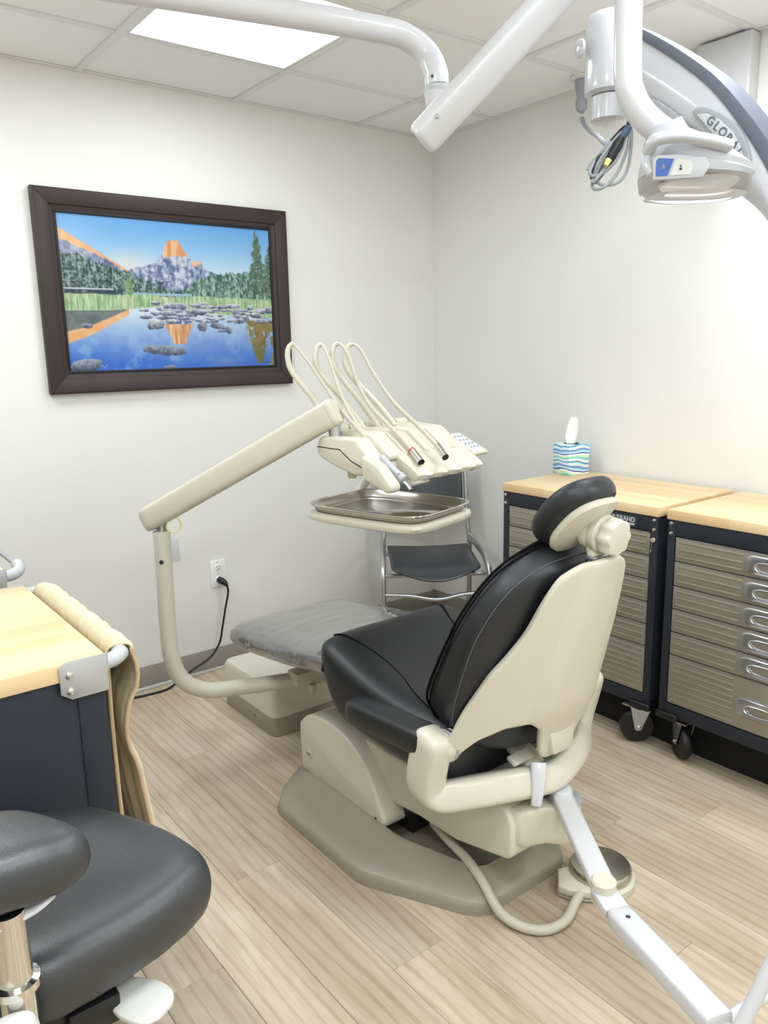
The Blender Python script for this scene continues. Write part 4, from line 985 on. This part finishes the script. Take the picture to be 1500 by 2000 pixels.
# ------------------------------------------------------------------ lead apron draped over the bench handle
ap = thing('lead_apron', 'tan protective apron draped over the bench cabinet handle', 'apron', (-2.30, -1.45, .5))
NU, NV = 88, 50; ya_, yb_ = -1.722, -1.235
xt = -2.36+.037; zt_ = .864
outer, inner = [], []
def drape(side):
    pts = []
    for i in range(NU+1):
        f = i/NU; y = ya_+(yb_-ya_)*f; row = []
        for j in range(NV+1):
            g = j/NV                       # 0 inside hem, over the tube, to 1 outer hem
            L1, L2, rr = .42, .56, .020
            arc = PI*rr; tot = L1+arc+L2
            sd = L1*j/14 if j <= 14 else (L1+arc*(j-14)/14 if j <= 28 else L1+arc+L2*(j-28)/(NV-28))
            fr_ = (f*11+.35*math.sin(f*23)) % 1.; tri = 1-abs(2*(fr_**1.7)-1)*2; fold = tri*.7+math.sin(f*57+g*6)*.3
            if sd < L1:
                h_ = L1-sd; z = zt_-h_; x = xt-rr+.003*fold*min(1, h_*8); x = max(x, -2.3525)
            elif sd < L1+arc:
                a = PI-(sd-L1)/rr; tri2 = 1-abs(2*((fr_+.25*math.cos(a)) % 1.)-1)*2; x = xt+rr*math.cos(a)*(1.05+.16*tri2); z = zt_+rr*math.sin(a)*(1.0+.42*tri2)
            else:
                h_ = sd-L1-arc; z = zt_-h_
                x = xt+rr+.010*math.sin(min(1, h_/.1)*PI)-.016*math.sin(max(0, min(1, (h_-.08)/.16))*PI)+.028*max(0, (h_-.2)/.22)**1.1
                x += fold*.006*min(1, h_*4)
            row.append((x, y+.012*math.sin(g*9)*min(1, abs(f-.5)*2), z))
        pts.append(row)
    return pts
pts = drape(1)
vs = [p for r in pts for p in r]
MB().add(vs, [(i*(NV+1)+j, (i+1)*(NV+1)+j, (i+1)*(NV+1)+j+1, i*(NV+1)+j+1) for i in range(NU) for j in range(NV)]).build('apron_cloth', 'apron', ap, solid=.005)
for e_ in (0, NU):
    for lo, hi in ((0, 15), (27, NV)):
        path = pts[e_][lo:hi+1]
        MB().tube([Vector(p) for p in path], .0042, 8).build('piping', 'apron_edge', ap)
MB().tube([Vector(r[NV]) for r in pts], .0042, 8).build('piping', 'apron_edge', ap)

# ------------------------------------------------------------------ operator stool
so = thing('operator_stool', 'black upholstered operator stool with torso pad and chrome column', 'stool', (-2.60, -2.05, 0))
oc = [(-2.56, -1.79), (-2.505, -1.802), (-2.44, -1.83), (-2.392, -1.905), (-2.355, -1.99), (-2.337, -2.06), (-2.336, -2.10), (-2.354, -2.135), (-2.413, -2.166), (-2.482, -2.185), (-2.553, -2.194), (-2.61, -2.195), (-2.665, -2.165), (-2.74, -2.12), (-2.81, -2.06), (-2.845, -1.97), (-2.83, -1.88), (-2.76, -1.815), (-2.66, -1.79)]
oc = [(p.x, p.y) for p in crom([(x, y, 0) for x, y in oc], 4, closed=True)]
cx_ = sum(p[0] for p in oc)/len(oc); cy_ = sum(p[1] for p in oc)/len(oc)
sring = lambda f, z, dz=0: [(cx_+(x-cx_)*f, cy_+(y-cy_)*f, z+dz*((x-cx_)*.9-(y-cy_)*.1)) for x, y in oc]
wav = lambda f, z: [(cx_+(x-cx_)*(f+.006*math.sin(i*2.1)), cy_+(y-cy_)*(f+.006*math.sin(i*2.1)), z) for i, (x, y) in enumerate(oc)]
MB().loft([sring(.6, .562), wav(.90, .562), wav(.95, .568), sring(.985, .588), sring(1., .612), sring(.985, .634), sring(.94, .650), sring(.85, .660), sring(.7, .662), sring(.5, .658), sring(.25, .655), sring(.08, .654)]).build('seat', 'stool_leather', so, sub=1)
pc = [(-2.565, -2.185), (-2.548, -2.225), (-2.549, -2.25), (-2.575, -2.268), (-2.62, -2.27), (-2.68, -2.262), (-2.75, -2.24), (-2.79, -2.20), (-2.78, -2.15), (-2.73, -2.115), (-2.66, -2.11), (-2.60, -2.135)]
pc = [(p.x, p.y) for p in crom([(x, y, 0) for x, y in pc], 5, closed=True)]
px0_ = sum(p[0] for p in pc)/len(pc); py0_ = sum(p[1] for p in pc)/len(pc)
pr_ = lambda f, z: [(px0_+(x-px0_)*f, py0_+(y-py0_)*f, z) for x, y in pc]
MB().loft([pr_(.55, .795), pr_(.86, .796), pr_(.95, .802), pr_(1., .818), pr_(.985, .836), pr_(.92, .850), pr_(.78, .860), pr_(.5, .865), pr_(.2, .867)]).build('torso_pad', 'stool_leather', so, sub=1)
MB().tube(crom([(-2.598, -2.235, .790), (-2.62, -2.24, .783), (-2.66, -2.245, .782)], 3), .012, sec=sup(.018, .004, 16, 4.)).build('pad_lever', 'white_plastic', so, bevel=.002)
MB().lathe((-2.646, -2.245, .60), [(.02, 0), (.02, .09), (.027, .092), (.027, .102), (.02, .104), (.02, .193)], n=30).build('pad_column', 'chrome', so)
MB().tube(crom([(-2.60, -2.02, .545), (-2.62, -2.12, .535), (-2.645, -2.215, .535), (-2.648, -2.245, .56), (-2.647, -2.245, .605)], 4), .02, 14).build('pad_bracket', 'black_plastic', so)
rings = [[(-2.668+.034*x*s_, -2.283+.022*y*s_, z) for x, y in sup(1, 1, 36, 2.2)] for s_, z in ((.7, .645), (1, .65), (1.02, .666), (.9, .676), (.5, .68))]
MB().loft(rings).build('tilt_knob', 'lever', so)
lp = crom([(-2.535, -2.10, .532), (-2.505, -2.145, .530), (-2.488, -2.175, .528), (-2.475, -2.20, .527), (-2.466, -2.218, .526)], 4)
MB().tube(lp, .02, sec=sup(.036, .007, 20, 3.), scales=[.45, .5, .55, .62, .7, .8, .88, .95, 1, 1, 1, .98, .95, .9, .8, .66, .4]).build('height_lever', 'lever', so)
MB().bx((-2.66, -2.16, .515), (-2.54, -1.94, .56)).build('mechanism', 'black_plastic', so, bevel=.006)
MB().box((-2.545, -2.13, .53), (.07, .09, .045)).build('mechanism_box', 'black_plastic', so, bevel=.006)
MB().tube([(-2.60, -2.05, .12), (-2.60, -2.05, .34)], .03, 20).build('column_sleeve', 'black_plastic', so)
MB().tube([(-2.60, -2.05, .34), (-2.60, -2.05, .515)], .018, 20).build('gas_column', 'chrome', so)
MB().tube([(-2.565, -2.15, .40), (-2.57, -2.15, .52)], .008, 10).build('control_rod', 'chrome', so)
for k in range(5):
    a = 2*PI*k/5+.3; ex = Vector((-2.60+.26*math.cos(a), -2.05+.26*math.sin(a), .075))
    MB().tube([(-2.60, -2.05, .12), ex], [.026, .016], 14).build('base_leg', 'black_plastic', so)
    A_ = Vector((-math.sin(a), math.cos(a), 0))
    cw = MB().lathe(ex+Vector((0, 0, -.048))-A_*.02, [(.02, 0), (.026, .004), (.026, .036), (.02, .04)], A_, 20).build('caster', 'rubber', so)
    MB().tube([ex, ex+Vector((0, 0, -.04))], .007, 10).build('caster_pin', 'satin', cw)

# ------------------------------------------------------------------ operatory light on its ceiling arm
ol = thing('operatory_light', 'white dental operatory light hanging on a jointed ceiling arm', 'dental light', (-2.45, -1.44, H-.01))
MB().lathe((-2.45, -1.44, 2.10), [(.03, -.03), (.03, .2), (.05, .22), (.09, .31), (.09, .322)], n=28).build('ceiling_mount', 'white_plastic', ol)
tp = crom([(-2.45, -1.44, 2.095), (-2.18, -1.518, 2.092), (-1.85, -1.612, 2.088), (-1.62, -1.675, 2.082), (-1.565, -1.694, 2.070), (-1.533, -1.715, 2.04), (-1.527, -1.735, 2.00), (-1.527, -1.738, 1.972)], 8)
MB().tube(tp, .0265, 24).build('extension_tube', 'white_plastic', ol)
MB().lathe((-1.527, -1.738, 1.958), [(.0262, 0), (.0275, .003), (.0275, .014)], n=28).build('swivel_collar', 'light_grey', ol)
MB().lathe((-1.534, -1.742, 1.885), [(.012, -.02), (.017, .02), (.023, .055), (.0255, .072)], n=24).build('swivel_neck', 'white_plastic', ol)
MB().lathe((-1.5505, -1.750, 1.985), [(.003, 0), (.003, -.002)], (.8, .6, 0), 10).build('neck_screw', 'dark_icon', ol)
b0, b1 = Vector((-1.622, -1.808, 1.843)), Vector((-1.372, -2.088, 2.19)); bx_ = (b1-b0).normalized()
bsec = sup(.024, .033, 28, 4.5)
nb = Vector((-.62, -.3, .72))
MB().tube([b0-bx_*.014, b0-bx_*.006, b0, b1], .03, sec=bsec, up=nb, scales=[.86, .97, 1, 1]).build('spring_arm', 'white_plastic', ol, bevel=.002)
MB().lathe(b0+bx_*.035+Vector((-.022, -.022, .004)), [(.0045, .004), (.0045, -.004)], (.6, .78, -.1), 12).build('arm_screw', 'mid_grey', ol)
MB().tube([b0+bx_*.02+Vector((.05, .04, .02)), (-1.53, -1.742, 1.90)], .014, 12).build('lower_joint', 'white_plastic', ol)
MB().lathe((-1.39, -2.115, 2.10), [(.028, 0), (.03, .03), (.03, .13), (.024, .14)], n=24).build('upper_joint', 'white_plastic', ol)
MB().tube(crom([(-1.392, -2.124, 2.12), (-1.403, -2.138, 2.041), (-1.414, -2.148, 1.97), (-1.424, -2.158, 1.901), (-1.424, -2.168, 1.866), (-1.412, -2.184, 1.832), (-1.392, -2.208, 1.803), (-1.37, -2.232, 1.784)], 8), .0255, 24).build('drop_tube', 'white_plastic', ol)
E1 = Vector((.787, -.617, 0)); E2 = Vector((.617, .787, 0)); EZ = Vector((0, 0, 1)); LC = Vector((-1.349, -2.258, 1.74))
lq = lambda a, b_, c: LC+E1*a+E2*b_+EZ*c
# yoke fork between tube and head
MB().tube(crom([lq(-.052, -.01, .062), lq(-.03, -.005, .045), lq(.0, .0, .03)], 5), .02, sec=sup(.026, .016, 18, 3.), scales=[1.15, 1.1, 1.05, 1, .95, .9, .85, .8, .7, .65, .6]).build('neck_cover', 'white_shine', ol)
def lr(sa, sb, c, n_=40, e=2.6, da=0., slope=0.): return [lq(da+x, y, c+slope*x) for x, y in sup(sa, sb, n_, e)]
hd = MB().loft([lr(.094, .080, -.012, slope=-.16, da=.01), lr(.098, .084, .0, slope=-.2, da=.008), lr(.095, .081, .012, slope=-.32, da=.006), lr(.08, .068, .030, slope=-.42, da=.0), lr(.055, .045, .044, slope=-.42, da=-.012), lr(.02, .018, .055, slope=-.2, da=-.015)]).build('lamp_head', 'white_shine', ol)
MB().loft([lr(.097, .083, -.028, slope=-.06, da=.0), lr(.099, .085, -.014, slope=-.15, da=.004), lr(.096, .082, -.010, slope=-.16, da=.006)]).build('bezel', 'light_grey', hd)
MB().loft([lr(.09, .075, -.060, slope=.0, da=.004), lr(.097, .082, -.048, slope=-.02, da=.002), lr(.098, .084, -.029, slope=-.05, da=.0), lr(.092, .078, -.027, slope=-.05)]).build('lens', 'clear_lens', hd)
MB().loft([lr(.06, .05, -.034, da=.012), lr(.062, .052, -.030, da=.012)]).build('reflector', 'steel', hd)
# near-side handle with its opening
MB().tube(crom([lq(-.105, -.055, .008), lq(-.098, -.082, .022), lq(-.06, -.094, .024), (lq(-.01, -.095, .016)), lq(.03, -.088, .008)], 6), .01, sec=sup(.011, .009, 16, 3.)).build('grip', 'white_shine', hd)
MB().tube(crom([lq(-.105, -.05, .008), lq(-.108, -.06, -.015), lq(-.1, -.065, -.03)], 4), .009, 12).build('grip', 'white_shine', hd)
PN = lq(-.066, -.076, -.022)
pv = (E1*.985+E2*-.17).normalized(); pw = EZ; pn = pv.cross(pw)
if pn.dot(E2) > 0: pn = -pn
MB().prism([(-.034, -.022), (-.036, .012), (-.028, .020), (.055, .012), (.062, -.004), (.05, -.022)], PN, pv, pw, pn, .010).build('control_panel', 'light_grey', hd, bevel=.002)
MB().prism([(-.030, -.016), (-.030, .010), (-.026, .014), (.0, .0115), (-.010, -.016)], PN+pn*.0101, pv, pw, pn, .0012).build('blue_button', 'blue_button', hd)
MB().prism([(-.006, -.016), (.003, .0105), (.028, .008), (.034, -.002), (.03, -.016)], PN+pn*.0101, pv, pw, pn, .0012).build('white_button', 'pad_grey', hd)
MB().prism([(-.021, -.005), (-.018, .005), (-.013, -.003)], PN+pn*.0114, pv, pw, pn, .0004).build('arrow_mark', 'icon', hd)
MB().lathe(PN+pn*.0114+pv*.012-pw*.001, [(.0018, 0), (.0018, .0004)], pn, 12).lathe(PN+pn*.0114+pv*.012-pw*.006, [(.0025, 0), (.0025, .0004)], pn, 12).build('lamp_mark', 'dark_icon', hd)

# ------------------------------------------------------------------ wall mounted microscope
mi = thing('dental_microscope', 'white wall mounted microscope arm with grey top strip and raised maker name', 'microscope', (-.03, -1.55, 2.0))
MB().bx((-.062, -1.655, 2.0), (-.001, -1.457, H-.006)).build('wall_post', 'white_plastic', mi, bevel=.008, seg=3)
MB().tube([(-.06, -1.555, 2.06), (-.55, -1.66, 2.065), (-.97, -1.775, 2.07)], .034, 18).build('support_beam', 'white_plastic', mi)
MB().lathe((-.965, -1.775, 1.958), [(.040, .015), (.046, .02), (.046, .075)], n=32).build('lower_hub', 'white_shine', mi)
MB().lathe((-.965, -1.775, 2.036), [(.054, 0), (.063, .006), (.064, .014), (.064, .17), (.058, .185), (.04, .192)], n=36).build('pivot_column', 'white_shine', mi)
MB().lathe((-1.030, -1.735, 2.145), [(.010, -.0), (.022, -.004), (.022, -.010), (.015, -.014)], (.93, -.35, 0), 20).build('tension_knob', 'white_shine', mi)
top = [(-1.78, 2.204), (-1.84, 2.182), (-1.885, 2.154), (-1.954, 2.106), (-2.023, 2.052), (-2.089, 1.994), (-2.154, 1.92), (-2.217, 1.837), (-2.267, 1.758), (-2.306, 1.67), (-2.34, 1.56)]
low = [(-1.775, 2.182), (-1.834, 2.160), (-1.878, 2.134), (-1.945, 2.085), (-2.013, 2.030), (-2.077, 1.971), (-2.139, 1.896), (-2.198, 1.812), (-2.243, 1.732), (-2.277, 1.645), (-2.305, 1.545)]
bot = [(-1.78, 2.02), (-1.84, 1.99), (-1.89, 1.955), (-1.955, 1.90), (-2.02, 1.845), (-2.08, 1.79), (-2.13, 1.748), (-2.18, 1.705), (-2.22, 1.655), (-2.25, 1.59), (-2.27, 1.51)]
T_ = [(p.x, p.y) for p in crom([(a, b_, 0) for a, b_ in top], 4)]; Lo = [(p.x, p.y) for p in crom([(a, b_, 0) for a, b_ in low], 4)]; Bo = [(p.x, p.y) for p in crom([(a, b_, 0) for a, b_ in bot], 4)]
rows = []
for (t0, t1), (c0, c1) in zip(Lo, Bo):
    mid = ((t0+c0)/2, (t1+c1)/2)
    rows.append([(-1.0, t0, t1), (-1.006, t0*.7+c0*.3, t1*.7+c1*.3), (-1.003, mid[0], mid[1]), (-.985, t0*.2+c0*.8, t1*.2+c1*.8), (-.955, c0, c1), (-.925, t0*.2+c0*.8, t1*.2+c1*.8), (-.905, mid[0], mid[1]), (-.905, t0, t1)])
MB().loft(rows).build('curved_arm', 'white_shine', mi)
MB().loft([[(-1.004, t0, t1), (-1.004, c0, c1), (-.901, c0, c1), (-.901, t0, t1)] for (t0, t1), (c0, c1) in zip(T_, Lo)]).build('top_strip', 'grey_plastic', mi, bevel=.002)
gp_ = [(-1.90, 2.0), (-1.945, 1.978), (-1.984, 1.948), (-2.04, 1.892), (-2.09, 1.835), (-2.05, 1.83), (-1.98, 1.89), (-1.92, 1.945)]
MB().loft([[(x, y, z) for y, z in gp_] for x in (-1.010, -.96)]).build('lower_panel', 'mid_grey', mi, bevel=.003)
bo = [(-2.043, 1.926), (-2.05, 1.935), (-2.073, 1.932), (-2.107, 1.913), (-2.142, 1.885), (-2.167, 1.852), (-2.184, 1.813), (-2.191, 1.772), (-2.176, 1.785), (-2.144, 1.819), (-2.099, 1.864), (-2.059, 1.905)]
bi = [(-2.055, 1.921), (-2.08, 1.917), (-2.113, 1.896), (-2.144, 1.866), (-2.165, 1.831), (-2.176, 1.795), (-2.145, 1.825), (-2.099, 1.87)]
bo = [(p.x, p.y) for p in crom([(a, b_, 0) for a, b_ in bo], 3, closed=True)]
bdg = MB().loft([[(x, y, z) for y, z in bo] for x in (-1.016, -.99)]).build('name_badge', 'mid_grey', mi, bevel=.003)
MB().loft([[(x, y, z) for y, z in bi] for x in (-1.0185, -1.0)]).build('badge_plate', 'light_grey', bdg, bevel=.001)
lets = [(-2.092, 1.898), (-2.107, 1.884), (-2.122, 1.869), (-2.137, 1.853), (-2.151, 1.836), (-2.163, 1.818)]
for k, (ch, (y, z)) in enumerate(zip('GLOBAL', lets)):
    a = lets[max(0, k-1)]; c = lets[min(5, k+1)]; tv = Vector((0, c[0]-a[0], c[1]-a[1])).normalized(); nv = Vector((0, -tv.z, tv.y))
    if nv.z < 0: nv = -nv
    text_mesh('name_letter', ch, .026, 'grey_plastic', bdg, (-1.0192, y, z), tv, nv, .0008, bold=.0003)
MB().lathe((-.955, -2.30, 1.40), [(.03, -.06), (.055, -.05), (.06, .08), (.04, .12)], n=24).build('microscope_body', 'white_shine', mi)

# ------------------------------------------------------------------ cable from the ceiling and its coiled slack
cb = thing('ceiling_cable', 'grey cable with a strain relief plug hanging from the ceiling beside the microscope', 'cable', (-.12, -1.012, H-.008))
MB().lathe((-.12, -1.012, 2.302), [(.012, 0), (.022, .012), (.023, .035), (.019, .055), (.026, .09), (.028, .118)], n=18).build('plug_body', 'plug_grey', cb)
MB().lathe((-.115, -1.02, 2.418), [(.05, 0), (.055, .002), (.055, .008)], n=24).build('ceiling_plate', 'grid', cb)
MB().tube(crom([(-.12, -1.014, 2.31), (-.162, -1.056, 2.25), (-.33, -1.214, 2.165), (-.578, -1.44, 2.065), (-.827, -1.662, 1.964), (-.965, -1.789, 1.906)], 8), .0075, 10).build('cord', 'cable_grey', cb)
MB().lathe((-.135, -1.032, 2.262), [(.013, 0), (.013, .024)], (.25, .25, .93), 12).build('cable_tag', 'pad_grey', cb)
cl = thing('cable_coil', 'tied coil of grey and black cables hanging under the microscope arm', 'cable coil', (-.965, -1.80, 1.95))
q0, q1 = Vector((-.972, -1.835, 1.945)), Vector((-1.035, -1.80, 1.828)); qd = (q1-q0); qs = Vector((.6, -.6, .35)).normalized(); qn = Vector((-.6, -.78, 0))
for k in range(7):
    wd = .018+.006*k; ln = .84+.07*k; of = Vector((.004*math.sin(k*2.), -.003*k+.01, .003*math.cos(k*3.)))
    pts_ = []
    for i in range(20):
        a = 2*PI*i/20
        fx = .5-.5*math.cos(a)
        qk = (qs+Vector((0, 0, .5*math.sin(k*1.9)))+qd*(.9*math.cos(k*2.3))).normalized(); pts_.append(q0+of+(qd+Vector((.012*math.sin(k*1.3), 0, .010*math.cos(k*2.)))*(fx))*(ln*fx)+qk*(wd*math.sin(a)*(.3+.7*fx)+.008*(k-3)*fx)+qn*(.006*math.sin(3*a+k)))
    MB().tube(crom(pts_, 2, closed=True), .0042, 8, closed=True).build('cable_loop', 'wire_black' if k == 2 else 'cable_grey', cl)
m0 = q0.lerp(q1, .36)
MB().tube([m0-qd*.18+qn*.012, m0+qn*.012, m0+qd*.3+qn*.012], [.008, .014, .009], 14).build('black_wrap', 'wire_black', cl)
MB().tube([m0-qd*.34+qn*.012+qs*.004, m0-qd*.14+qn*.012], [.010, .009], 12).build('blue_connector', 'blue_cable', cl)
MB().tube([m0+qd*.3+qn*.013, m0+qd*.42+qn*.013], [.008, .006], 12).build('cable_end', 'yellow', cl)
MB().tube(crom([q0+Vector((0, 0, -.01)), q0+Vector((.005, -.01, .03)), q0+Vector((.012, -.02, .075))], 4), .006, 10).build('hanger_loop', 'wire_black', cl)
